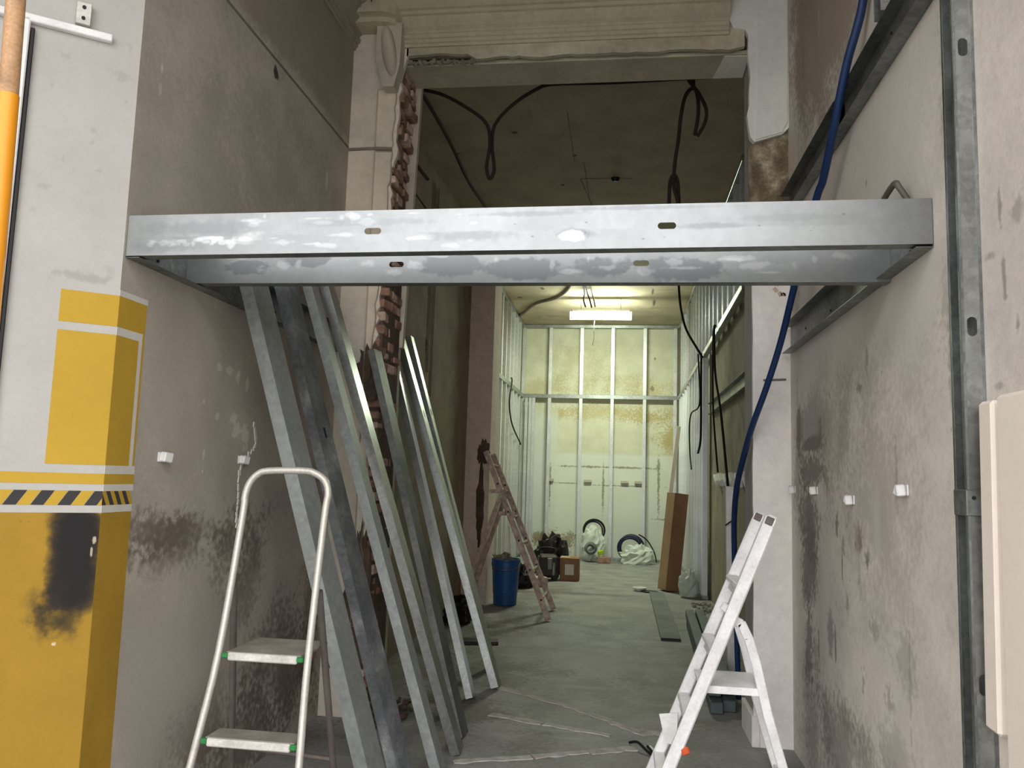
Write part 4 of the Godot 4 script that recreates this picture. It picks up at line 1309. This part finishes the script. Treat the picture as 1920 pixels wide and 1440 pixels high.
func corridor_frames() -> void:
	# back frame
	var t := thing("stud_frame", "galvanised stud frame standing against the corridor's end wall", "stud frame", "stud frames", V(-0.4, 0, -14.5))
	for x in [-1.78, -1.297, -0.741, -0.191, 0.373, 0.90]:
		frame_stud(t, V(x, 2.86, -14.5), V(x, 4.06, -14.5), 0.058, 0.05, V(0, 0, 1), "upper_stud")
		frame_stud(t, V(x + 0.0, 0.03, -14.49), V(x, 2.79, -14.49), 0.055, 0.05, V(0, 0, 1), "lower_stud")
	for q in [[0.0, 0.04, "floor_track"], [2.79, 2.86, "rail"], [4.06, 4.115, "top_track"]]:
		begin()
		span(-1.82, 0.98, q[0], q[1], -14.53, -14.465, 0.003)
		var r := put(q[2], M.galv, t)
		r.position = -t.position
	# left frame, with a doubled lower corner
	t = thing("stud_frame", "galvanised stud frame along the corridor's left side behind the pier", "stud frame", "stud frames", V(-1.82, 0, -12.0))
	var z := -9.6
	while z > -14.4:
		frame_stud(t, V(-1.80, 2.86, z), V(-1.80, 4.06, z), 0.05, 0.07, V(0, 0, 1), "upper_stud")
		frame_stud(t, V(-1.80, 0.03, z - 0.1), V(-1.80, 2.79, z - 0.1), 0.05, 0.07, V(0, 0, 1), "lower_stud")
		z -= 0.44
	for q in [[0.0, 0.04, "floor_track"], [2.79, 2.86, "rail"], [4.06, 4.115, "top_track"]]:
		begin()
		span(-1.84, -1.765, q[0], q[1], -14.45, -9.36, 0.003)
		var r := put(q[2], M.galv, t)
		r.position = -t.position
	for x in [-1.70, -1.63, -1.57]:
		frame_stud(t, V(x, 0.0, -14.40), V(x, 2.78, -14.40), 0.05, 0.05, V(0, 0, 1), "corner_stud")
	# right frame: long upper tier, shorter lower tier, rail a little out of level
	t = thing("stud_frame", "galvanised stud frame along the corridor's right side with long sloping rail", "stud frame", "stud frames", V(0.99, 0, -11.0))
	var rail_y := func(zz: float) -> float: return lerpf(2.99, 2.84, clampf((-6.85 - zz) / 7.6, 0.0, 1.0))
	z = -6.95
	while z > -14.45:
		frame_stud(t, V(0.995, rail_y.call(z) + 0.03, z), V(0.995, 4.06, z), 0.06, 0.075, V(0, 0, 1) if true else V(0, 0, 1), "upper_stud")
		z -= 0.42
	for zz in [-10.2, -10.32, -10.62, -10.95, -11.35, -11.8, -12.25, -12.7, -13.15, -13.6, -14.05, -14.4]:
		frame_stud(t, V(0.995, 0.03, zz), V(0.995, rail_y.call(zz) - 0.03, zz), 0.06, 0.075, V(0, 0, 1), "lower_stud", M.stud_daylit)
	begin()
	bar(V(0.985, 2.99, -6.8) - t.position, V(0.985, 2.84, -14.45) - t.position, 0.06, 0.06, V(0, 1, 0), 0.004)
	put("rail", M.galv, t)
	begin()
	bar(V(0.995, 4.087, -6.8) - t.position, V(0.995, 4.087, -14.45) - t.position, 0.075, 0.05, V(0, 1, 0), 0.003)
	put("top_track", M.galv, t)
	begin()
	bar(V(0.995, 0.02, -10.1) - t.position, V(0.995, 0.02, -14.45) - t.position, 0.075, 0.04, V(0, 1, 0), 0.003)
	put("floor_track", M.galv, t)
	# channel fixed low on the corridor's right wall
	t = thing("wall_track", "dull metal track on the corridor's right wall below the sloping rail", "metal track", "", V(1.058, 2.18, -10.0))
	begin()
	prism(upoly(0.05, 0.13, 0.002), 4.6, Transform3D(Basis(V(1, 0, 0), V(0, 0, 1), V(0, 1, 0)), V(-0.027, 0.065, 0)))
	put("channel", M.galv_dull, t)

func lamp() -> void:
	var t := thing("fluorescent_lamp", "lit white fluorescent batten lamp hanging near the corridor's end", "lamp", "", V(-0.355, 3.845, -12.3))
	var glow := mat(Color(0.95, 1.0, 0.88), 0.5)
	glow.emission_enabled = true
	glow.emission = Color(0.95, 1.0, 0.90)
	glow.emission_energy_multiplier = 4.0
	begin()
	tube(smooth([V(-0.43, 0, 0), V(-0.40, 0, 0), V(0.40, 0, 0), V(0.43, 0, 0)], 2), 0.062, 16)
	put("diffuser", glow, t)
	begin()
	box(V(0, 0.072, 0), V(0.86, 0.03, 0.09), Basis.IDENTITY, 0.005)
	put("housing", M.white_paint, t)
	for e in [-1.0, 1.0]:
		begin()
		box(V(e * 0.438, 0.0, 0), V(0.02, 0.12, 0.12), Basis.IDENTITY, 0.006)
		put("end_cap", M.white_paint, t)
	for e in [-0.3, 0.3]:
		begin()
		rod(V(e, 0.08, 0), V(e, 0.276, 0), 0.004, 6)
		put("hanger", M.galv_dull, t)
	begin()
	tube(smooth([V(-0.09, -0.06, 0.0), V(-0.10, -0.2, 0.01), V(-0.095, -0.32, 0.0), V(-0.115, -0.46, 0.01)], 5), 0.006, 6)
	put("pull_cord", M.cable_black, t)
	# its light: long strips just outside the glowing tube, below and to both sides
	for q in [[V(0, -0.075, 0), V(-PI / 2, 0, 0), 30.0], [V(0, 0.02, 0.075), V(0, PI, 0), 12.0], [V(0, 0.02, -0.075), V(0, 0, 0), 12.0]]:
		var l := AreaLight3D.new()
		l.name = "tube_light"
		l.area_size = Vector2(0.84, 0.1)
		l.light_color = Color(0.95, 1.0, 0.88)
		l.light_energy = q[2] * 0.068
		l.area_range = 30.0
		l.shadow_enabled = true
		l.position = q[0]
		l.rotation = q[1]
		t.add_child(l, true)

func cable(called: String, label: String, m: Material, r: float, runs: Array, group := "") -> void:
	begin()
	for q in runs:
		tube(smooth(q, 6), r, 7)
	tag(put(called, m), label, "cable", group)

func cables() -> void:
	cable("hanging_cable", "brown cable looping down behind the lintel like a long teardrop", M.cable_brown, 0.012, [[V(-1.398, 3.955, -5.15), V(-1.237, 3.912, -5.15), V(-1.05, 3.804, -5.15), V(-0.931, 3.70, -5.15), V(-0.90, 3.558, -5.14), V(-0.919, 3.404, -5.15), V(-0.896, 3.319, -5.15), V(-0.868, 3.381, -5.15), V(-0.89, 3.55, -5.165), V(-0.876, 3.698, -5.17), V(-0.762, 3.828, -5.16), V(-0.604, 3.927, -5.15), V(-0.481, 3.96, -5.15), V(-0.094, 3.957, -5.15), V(0.386, 3.969, -5.15), V(0.733, 3.977, -5.15)]])
	cable("hanging_cable", "brown cable running back along the corridor ceiling on the left", M.cable_brown, 0.014, [[V(-1.411, 3.973, -5.2), V(-1.399, 3.985, -5.6), V(-1.405, 4.011, -6.3), V(-1.412, 4.002, -7.0), V(-1.391, 4.035, -7.8), V(-1.376, 4.075, -8.6)]])
	cable("hanging_cable", "brown cable end hooked over on the right behind the lintel", M.cable_brown, 0.012, [[V(0.386, 4.125, -5.28), V(0.398, 4.04, -5.3), V(0.468, 3.937, -5.3), V(0.517, 3.824, -5.3), V(0.51, 3.732, -5.3), V(0.462, 3.641, -5.3)]])
	cable("hanging_cable", "brown cable drooping down on the right towards the steel frame", M.cable_brown, 0.013, [[V(0.449, 3.671, -5.35), V(0.47, 3.812, -5.35), V(0.465, 3.943, -5.35), V(0.437, 4.001, -5.35), V(0.385, 3.946, -5.35), V(0.357, 3.815, -5.35), V(0.341, 3.648, -5.35), V(0.321, 3.5, -5.35), V(0.312, 3.334, -5.35), V(0.337, 3.223, -5.35), V(0.355, 3.132, -5.35)], [V(0.437, 3.99, -5.35), V(0.437, 4.125, -5.35)], [V(0.284, 3.205, -5.37), V(0.29, 3.353, -5.37), V(0.314, 3.397, -5.36), V(0.339, 3.352, -5.37), V(0.347, 3.204, -5.37)]])
	cable("cable_stub", "short dark cable stub behind the broken brick jamb", M.cable_brown, 0.012, [[V(-1.42, 3.46, -4.98), V(-1.40, 3.43, -5.07), V(-1.36, 3.375, -5.1), V(-1.30, 3.30, -5.1)]])
	cable("blue_cable", "thick blue cable running down past the right pilaster", M.cable_blue, 0.017, [[V(0.87, 3.36, -2.98), V(0.872, 3.17, -3.05), V(0.84, 2.995, -3.15), V(0.825, 2.80, -3.3), V(0.828, 2.66, -3.5), V(0.82, 2.60, -3.6), V(0.80, 2.315, -3.95), V(0.78, 2.081, -4.2), V(0.735, 1.868, -4.35), V(0.685, 1.67, -4.5), V(0.662, 1.489, -4.7), V(0.66, 1.356, -4.9), V(0.672, 1.196, -5.1), V(0.69, 1.0, -5.25), V(0.72, 0.6, -5.4), V(0.75, 0.02, -5.5)]])
	cable("black_cable", "black cable swooping from the corridor ceiling to the right frame", M.cable_black, 0.014, [[V(0.60, 4.11, -9.45), V(0.616, 3.864, -9.5), V(0.624, 3.61, -9.5), V(0.657, 3.379, -9.6), V(0.727, 3.157, -9.7), V(0.867, 2.939, -9.8), V(0.93, 2.85, -9.85)]])
	cable("black_cable", "shorter black cable hung over the sloping rail", M.cable_black, 0.010, [[V(0.936, 2.99, -8.60), V(0.93, 2.878, -8.72), V(0.93, 2.173, -8.7), V(0.93, 1.664, -8.4), V(0.93, 1.477, -8.26)]])
	cable("black_cable", "longer black cable hung over the sloping rail, reaching the white post", M.cable_black, 0.012, [[V(0.934, 2.99, -8.54), V(0.92, 2.918, -8.52), V(0.92, 2.472, -8.42), V(0.91, 2.046, -7.87), V(0.90, 1.536, -7.385), V(0.89, 1.329, -7.158), V(0.89, 1.132, -7.05), V(0.89, 0.6, -7.0), V(0.88, 0.02, -7.0)]])
	cable("black_cable", "thin black cable looped on the bright lower studs of the right frame", M.cable_black, 0.010, [[V(0.885, 2.9, -9.93), V(0.885, 2.653, -9.8), V(0.885, 2.354, -9.665), V(0.885, 2.252, -9.918), V(0.885, 2.265, -10.858), V(0.885, 2.112, -11.174), V(0.885, 1.753, -11.07), V(0.885, 1.539, -10.817)]])
	cable("black_cable", "black cable bundle hanging at the near end of the lower right studs", M.cable_black, 0.014, [[V(0.93, 2.926, -10.02), V(0.93, 2.515, -10.02), V(0.93, 2.086, -10.02), V(0.93, 1.851, -10.1), V(0.93, 1.736, -10.4)]])
	cable("black_cable", "black cable drooping across the left stud frame", M.cable_black, 0.012, [[V(-1.76, 2.93, -12.75), V(-1.74, 2.869, -12.70), V(-1.74, 2.51, -12.474), V(-1.74, 2.206, -12.856), V(-1.74, 1.961, -13.95), V(-1.76, 1.95, -14.1)]])
	cable("ceiling_cable", "grey cable wandering over the ceiling left of the lamp", M.plaster_dark, 0.022, [[V(-0.667, 4.10, -10.9), V(-0.847, 4.10, -11.771), V(-1.058, 4.10, -12.24), V(-1.384, 4.10, -12.629), V(-1.628, 4.10, -13.26), V(-1.766, 4.10, -13.6)]])
	cable("lamp_cable", "left black cable hanging from the ceiling in front of the lamp", M.cable_black, 0.012, [[V(-0.58, 4.12, -11.4), V(-0.585, 4.07, -11.8), V(-0.60, 4.0, -11.92), V(-0.57, 3.90, -11.95)]])
	cable("lamp_cable", "middle black cable hanging from the ceiling in front of the lamp", M.cable_black, 0.012, [[V(-0.55, 4.12, -11.4), V(-0.545, 4.08, -11.75), V(-0.51, 4.0, -11.88), V(-0.48, 3.89, -11.93)]])
	cable("lamp_cable", "right grey cable hanging from the ceiling in front of the lamp", M.plaster_dark, 0.012, [[V(-0.49, 4.12, -11.45), V(-0.475, 4.08, -11.8), V(-0.45, 4.0, -11.92), V(-0.43, 3.91, -11.97)]])

func coil(c: Vector3, r: float, n: int, tilt: Basis, thick: float) -> void:
	for k in n:
		var ring := PackedVector3Array()
		var rr := r + rng.randf_range(-0.02, 0.02)
		var oo := V(rng.randf_range(-0.015, 0.015), rng.randf_range(-0.015, 0.015), (k - n * 0.5) * thick * 0.9)
		for i in 28:
			var a := TAU * i / 28
			ring.append(c + tilt * (V(cos(a) * rr, sin(a) * rr, 0.01 * sin(3 * a + k)) + oo))
		tube(ring, thick, 6, true)

func clutter() -> void:
	rng.seed = 900
	# blue drum
	var t := thing("blue_drum", "tall blue plastic drum standing behind the old ladder", "drum", "", V(-1.235, 0, -8.98))
	begin()
	lathe(Vector3.ZERO, [Vector2(0, 0.0), Vector2(0.118, 0.0), Vector2(0.126, 0.008), Vector2(0.131, 0.12), Vector2(0.135, 0.125), Vector2(0.136, 0.14), Vector2(0.146, 0.36), Vector2(0.150, 0.365), Vector2(0.152, 0.46), Vector2(0.158, 0.465), Vector2(0.158, 0.485), Vector2(0.148, 0.485), Vector2(0.125, 0.02), Vector2(0.0, 0.02)], 32)
	put("body", M.blue_plastic, t)
	begin()
	tube(smooth([V(-0.155, 0.45, 0), V(-0.13, 0.40, 0.09), V(0, 0.375, 0.165), V(0.13, 0.40, 0.09), V(0.155, 0.45, 0)], 5), 0.004, 6)
	put("bail_handle", M.galv, t)
	# rubbish in the drum
	t = thing("offcut_bundle", "crumpled olive offcuts sticking out of the blue drum", "offcuts", "", V(-1.235, 0.42, -8.98))
	begin()
	blob(V(-0.02, 0.02, 0), V(0.11, 0.09, 0.11), 0.8, 21, 18)
	put("paper", M.plaster_dark, t)
	begin()
	bar(V(0.05, 0.0, 0.02), V(0.02, 0.42, 0.0), 0.02, 0.01, V(0, 0, 1), 0.002)
	put("metal_strip", M.white_paint, t)
	# boxes and tools by the left frame
	t = thing("cardboard_box", "small brown cardboard box on the floor beside the dark tool bag", "box", "", V(-0.685, 0, -11.4))
	begin()
	span(-0.13, 0.13, 0, 0.30, -0.12, 0.12, 0.004)
	put("body", M.cardboard, t)
	begin()
	span(-0.13, 0.13, 0.296, 0.302, -0.2, -0.12)
	span(-0.13, 0.0, 0.30, 0.305, -0.12, 0.12)
	put("flap", M.cardboard_pale, t)
	begin()
	span(-0.06, 0.06, 0.08, 0.22, 0.12, 0.1215)
	put("label", M.stripe_white, t)
	t = thing("power_tool", "dark metal floor machine beside the cardboard box", "machine", "", V(-0.98, 0, -11.3))
	begin()
	box(V(0, 0.19, 0), V(0.26, 0.30, 0.24), Basis.from_euler(V(0, 0.2, 0)), 0.03)
	put("housing", M.dark_metal, t)
	begin()
	rod(V(0.04, 0.16, 0.13), V(0.04, 0.30, 0.15), 0.035, 14)
	rod(V(0.09, 0.08, 0.13), V(0.09, 0.24, 0.13), 0.02, 12)
	put("cylinder", M.galv_dull, t)
	begin()
	tube(smooth([V(-0.12, 0.33, 0), V(-0.1, 0.42, 0), V(0.08, 0.42, 0), V(0.1, 0.33, 0)], 5), 0.012, 8)
	put("handle", M.black_rubber, t)
	for e in [-0.1, 0.1]:
		begin()
		rod(V(e, 0.05, 0.10), V(e, 0.05, -0.10), 0.05, 14)
		put("roller", M.black_rubber, t)
	begin()
	blob(V(-1.0, 0.20, -12.1), V(0.24, 0.34, 0.2), 0.55, 31, 26, -0.6)
	tag(put("bin_bag", M.dark_bag), "black bulging rubbish bag against the left frame", "bag")
	begin()
	blob(V(-1.25, 0.10, -10.4), V(0.15, 0.16, 0.16), 0.6, 32, 22, -0.62)
	tag(put("bin_bag", M.dark_bag), "low dark bag right behind the blue drum", "bag")
	begin()
	blob(V(-1.50, 0.085, -7.75), V(0.13, 0.14, 0.17), 0.6, 33, 22, -0.6)
	tag(put("bin_bag", M.dark_bag), "small black bag on the floor in front of the blue drum", "bag")
	begin()
	box(V(-1.05, 0.06, -10.6), V(0.22, 0.12, 0.2), Basis.from_euler(V(0, 0.5, 0)), 0.01)
	tag(put("wooden_crate", M.wood_old), "low worn wooden crate between the drum and the dark machine", "crate")
	# sacks and coils at the back wall
	begin()
	blob(V(-0.47, 0.27, -14.10), V(0.19, 0.30, 0.13), 0.35, 41, 26, -0.88)
	tag(put("cement_sack", M.sack), "upright white sack at the end wall beneath a black coil", "sack")
	begin()
	coil(V(-0.46, 0.50, -14.36), 0.17, 4, Basis.from_euler(V(-0.15, 0, 0)), 0.011)
	tube(smooth([V(-0.44, 0.34, -14.36), V(-0.40, 0.18, -14.36), V(-0.42, 0.012, -14.34)], 4), 0.011, 6)
	tag(put("cable_coil", M.cable_black), "black cable coil propped behind the upright white sack", "cable coil", "cable coils")
	begin()
	coil(V(-0.50, 0.23, -13.88), 0.075, 6, Basis.from_euler(V(0.12, 0, 0)), 0.014)
	tag(put("cable_coil", M.grey_plate), "small grey hose coil in front of the upright white sack", "cable coil", "cable coils")
	begin()
	coil(V(0.16, 0.235, -14.22), 0.19, 9, Basis.from_euler(V(-0.10, 0, 0)), 0.02)
	tag(put("cable_coil", mat(Color(0.07, 0.10, 0.24), 0.5)), "large navy blue cable coil leaning on the end wall", "cable coil", "cable coils")
	begin()
	blob(V(0.26, 0.11, -13.97), V(0.26, 0.20, 0.12), 0.5, 43, 26, -0.54)
	tag(put("cement_sack", M.sack), "slumped white sack in front of the navy coil", "sack")
	cable("loose_cable", "loose black loop of cable right of the slumped white sack", M.cable_black, 0.011, [[V(0.30, 0.46, -14.40), V(0.44, 0.37, -14.38), V(0.56, 0.18, -14.34), V(0.60, 0.015, -14.30)]])
	begin()
	box(V(-0.33, 0.175, -13.9), V(0.10, 0.07, 0.06), Basis.from_euler(V(0.1, 0.3, 0.3)), 0.012)
	tag(put("spray_bottle", M.lime), "lime green packet by the upright white sack", "packet")
	begin()
	box(V(-0.28, 0.05, -13.9), V(0.22, 0.10, 0.1), Basis.from_euler(V(0, 0.2, 0)), 0.01)
	tag(put("toolbox", M.brick), "small reddish toolbox between the two white sacks", "toolbox")
	# long box leaning on the right frame
	t = thing("long_carton", "tall brown cardboard carton leaning on the right frame's bright studs", "carton", "", V(0.60, 0, -10.75))
	var lean := Basis.from_euler(V(0, 0.45, 0)) * Basis.from_euler(V(0, 0, -0.105))
	begin()
	box(lean * V(0.0, 0.62, 0.0), V(0.19, 1.22, 0.22), lean, 0.004)
	put("body", M.cardboard, t)
	begin()
	box(lean * V(-0.0965, 0.62, 0.0), V(0.002, 1.2, 0.20), lean)  # face turned to the lamp, its light put into a paler colour
	put("lamplit_side", M.cardboard_pale, t)
	begin()
	bar(V(0.53, 0.004, -11.62), V(0.785, 2.15, -11.72), 0.055, 0.02, V(0, 0, 1), 0.003)
	tag(put("timber_batten", M.board), "pale timber batten standing behind the tall brown carton", "batten")
	begin()
	blob(V(0.82, 0.12, -10.25), V(0.12, 0.2, 0.12), 0.4, 51, 20, -0.6)
	tag(put("plaster_sack", M.sack), "small pale sack at the foot of the tall brown carton", "sack")
	# plank on the floor
	t = thing("floor_plank", "flat grey plank lying along the right of the corridor floor", "plank", "", V(0.44, 0, -8.9))
	begin()
	box(V(0, 0.0125, 0), V(0.17, 0.025, 3.0), Basis.from_euler(V(0, -0.0, 0)), 0.003)
	put("board", M.grey_plate, t)
	begin()
	box(V(0, 0.013, 1.501), V(0.165, 0.02, 0.003))
	put("dark_end", M.black_rubber, t)
	# shiny dish on the floor
	t = thing("metal_dish", "small shiny white dish on the floor left of the plank", "dish", "", V(0.24, 0, -10.6))
	begin()
	lathe(Vector3.ZERO, [Vector2(0, 0), Vector2(0.05, 0.0), Vector2(0.085, 0.03), Vector2(0.09, 0.045), Vector2(0.08, 0.045), Vector2(0.045, 0.012), Vector2(0, 0.01)], 20)
	put("bowl", M.white_paint, t)
	begin()
	lathe(V(0.12, 0, 0.05), [Vector2(0, 0), Vector2(0.10, 0.0), Vector2(0.11, 0.012), Vector2(0, 0.014)], 18)
	put("dark_lid", M.black_rubber, t)
	# metal profiles lying along the right wall of the corridor
	var i := 0
	var where := ["lower left", "lower right", "upper left", "upper right"]
	for q in [[0.585, 0.002], [0.675, 0.002], [0.585, 0.074], [0.675, 0.074]]:
		t = thing("lying_profile", "slate grey metal profile lying on the floor behind the white stepladder, %s of four" % where[i], "metal profile", "profiles stacked on the floor", V(q[0] + 0.038, q[1], -5.12))
		begin()
		box(V(0.0 + 0.03 * (i % 2) * 0.0, 0.035, -1.55 - 0.06 * i), V(0.078, 0.068, 3.0), Basis.from_euler(V(0, -0.035 if i % 2 else -0.03, 0)), 0.004)
		put("profile", M.slate, t)
		i += 1
	# white post and the pile beside it
	begin()
	bar(V(0.80, 0.005, -6.25), V(0.772, 1.345, -6.12), 0.055, 0.03, V(0, 0, 1), 0.004)
	tag(put("white_post", M.white_paint), "thin white post leaning in the corridor behind the blue cable", "post")
	begin()
	tube(smooth([V(0.745, 1.07, -6.11), V(0.79, 1.10, -6.10), V(0.815, 1.08, -6.13), V(0.78, 1.06, -6.16), V(0.745, 1.07, -6.13)], 4), 0.005, 6)
	tag(put("tie_wire", M.cable_black), "black tie wire twisted round the thin white post", "wire")
	# rubble on the corridor floor
	var names := [["by the feet of the leaning studs", V(-1.3, 0, -4.7)], ["by the right frame", V(0.93, 0, -9.3)]]
	for q in names:
		begin()
		var c: Vector3 = q[1]
		for k in 40:
			var s := rng.randf_range(0.01, 0.05)
			box(c + V(rng.randf_range(-0.12, 0.12), s * 0.35, rng.randf_range(-0.4, 0.4)), V(s, s * 0.6, s * 0.8), Basis.from_euler(V(rng.randf_range(-0.3, 0.3), rng.randf() * 6.0, rng.randf_range(-0.3, 0.3))), s * 0.12)
		var o := put("rubble", M.rubble if q[1].x > 0 else M.mortar)
		tag(o, "scatter of plaster rubble " + q[0], "rubble")
		o.set_meta("kind", "stuff")
	cable("wire_scrap", "black wire scrap on the floor beside the white stepladder", M.cable_black, 0.007, [[V(0.06, 0.008, -4.50), V(0.10, 0.03, -4.44), V(0.15, 0.012, -4.36), V(0.19, 0.008, -4.30), V(0.15, 0.02, -4.42)]])
	begin()
	bar(V(0.16, 0.006, -4.47), V(0.185, 0.008, -4.38), 0.02, 0.008, Vector3.UP, 0.002)
	tag(put("white_offcut", M.white_paint), "tiny white offcut beside the black wire scrap", "offcut")
	# dark dust pan pieces on the floor
	begin()
	box(V(-1.16, 0.012, -6.85), V(0.34, 0.024, 0.16), Basis.from_euler(V(0, 0.2, 0)), 0.004)
	tag(put("dark_offcut", M.dark_metal), "dark flat offcut on the floor left of the old ladder's foot", "offcut")

func clip(called: String, label: String, at: Vector3, n: Vector3, turn: float, grp: String, two := true) -> void:
	# pressed white metal clip: plate on the wall, curled tongue, tilted tab
	var t := thing(called, label, "wall clip", grp, at)
	var along := n.cross(Vector3.UP)
	var B := Basis(along, Vector3.UP, n) * Basis.from_euler(V(0, 0, turn))
	begin()
	box(B * V(0 if two else -0.012, 0, 0.004), V(0.085 if two else 0.05, 0.036, 0.005), B, 0.002)
	put("back_plate", M.white_paint, t)
	begin()
	box(B * V(-0.018, 0.0, 0.02), V(0.042, 0.036, 0.028), B * Basis.from_euler(V(0.1, 0.25, 0.1)), 0.004)
	put("front_tab", M.white_paint, t)
	if two:
		begin()
		box(B * V(0.03, 0.002, 0.014), V(0.022, 0.034, 0.018), B * Basis.from_euler(V(0.2, -0.4, 0.55)), 0.004)
		put("bent_tab", M.white_paint, t)

func wall_clips() -> void:
	var r := V(-1, 0, 0)
	clip("wall_clip", "white wall clip in the corner beside the right pilaster", V(0.905, 1.344, -4.52), r, 0.05, "white clips on the right wall")
	clip("wall_clip", "second white clip from the right pilaster, over the dark smear", V(0.905, 1.343, -4.03), r, -0.03, "white clips on the right wall")
	clip("wall_clip", "third white clip from the right pilaster, hung lowest", V(0.905, 1.314, -3.42), r, 0.0, "white clips on the right wall")
	clip("wall_clip", "white clip on the right wall nearest the slotted stud", V(0.905, 1.357, -2.805), r, -0.05, "white clips on the right wall")
	clip("wall_clip", "white clip on the left wall beside the yellow paint", V(-1.675, 1.396, -2.80), V(1, 0, 0), 0.0, "white clips on the left wall", false)
	clip("wall_clip", "white clip on the left wall above the hoop-topped stepladder", V(-1.675, 1.402, -3.43), V(1, 0, 0), 0.0, "white clips on the left wall", false)
	# row of the same clips deeper in the corridor, on a strap
	var t := thing("clip_strap", "white strap of bent clips on the corridor wall behind the blue cable", "wall clip", "", V(1.06, 1.40, -7.6))
	begin()
	span(-0.012, 0.0, -0.02, 0.02, -1.9, 0.75, 0.002)
	put("strap", M.white_paint, t)
	for k in 6:
		begin()
		box(V(-0.035, 0.0 + 0.006 * (k % 2), -1.6 + k * 0.42), V(0.05, 0.07, 0.22), Basis.from_euler(V(0.35, 0, 0.2)), 0.006)
		put("bent_tab", M.white_paint, t)

func pillar_things() -> void:
	var P0 := V(-1.675, 0, -2.49)
	var d := V(-0.8, 0, 0.6)
	var n := V(0.6, 0, 0.8)
	var B := Basis(-d, Vector3.UP, n)
	# white aluminium guide with a black gasket, upright on the pillar
	var t := thing("door_guide", "white aluminium guide rail with black gasket on the pillar", "guide rail", "", P0 + d * 0.34)
	begin()
	box(B * V(-0.012, 1.40, 0.012), V(0.045, 2.80, 0.024), B, 0.004)
	put("rail", M.white_paint, t)
	begin()
	box(B * V(0.018, 1.385, 0.008), V(0.012, 2.77, 0.016), B, 0.002)
	put("gasket", M.black_rubber, t)
	t = thing("trim_strip", "short white trim strip crossing the pillar near the top", "trim", "", P0 + d * 0.09 + V(0, 2.80, 0))
	begin()
	box(B * V(-0.25, 0.0, 0.012), V(0.50, 0.026, 0.024), B, 0.003)
	put("strip", M.white_paint, t)
	t = thing("bracket_plate", "small steel bracket plate with two screws high on the pillar", "bracket", "", P0 + d * 0.182 + V(0, 2.86, 0))
	begin()
	box(B * V(0, 0, 0.012), V(0.046, 0.078, 0.024), B, 0.002)
	put("plate", M.ladder_alu, t)
	for y in [-0.018, 0.02]:
		begin()
		rod(B * V(0.0, y, 0.022), B * V(0.0, y, 0.028), 0.006, 10)
		put("screw", M.black_rubber, t)
	# wooden pole, lower length painted orange
	t = thing("wooden_pole", "upright wooden pole with orange painted lower length at the left edge", "pole", "", V(-1.36, 0, -1.6))
	begin()
	rod(V(-0.031, 2.185, 0), V(-0.067, 3.4, 0), 0.0205, 16)
	put("bare_wood", M.pole_wood, t)
	begin()
	rod(V(0.006, 0, 0), V(-0.031, 2.187, 0), 0.0222, 16)
	put("orange_sleeve", M.orange, t)
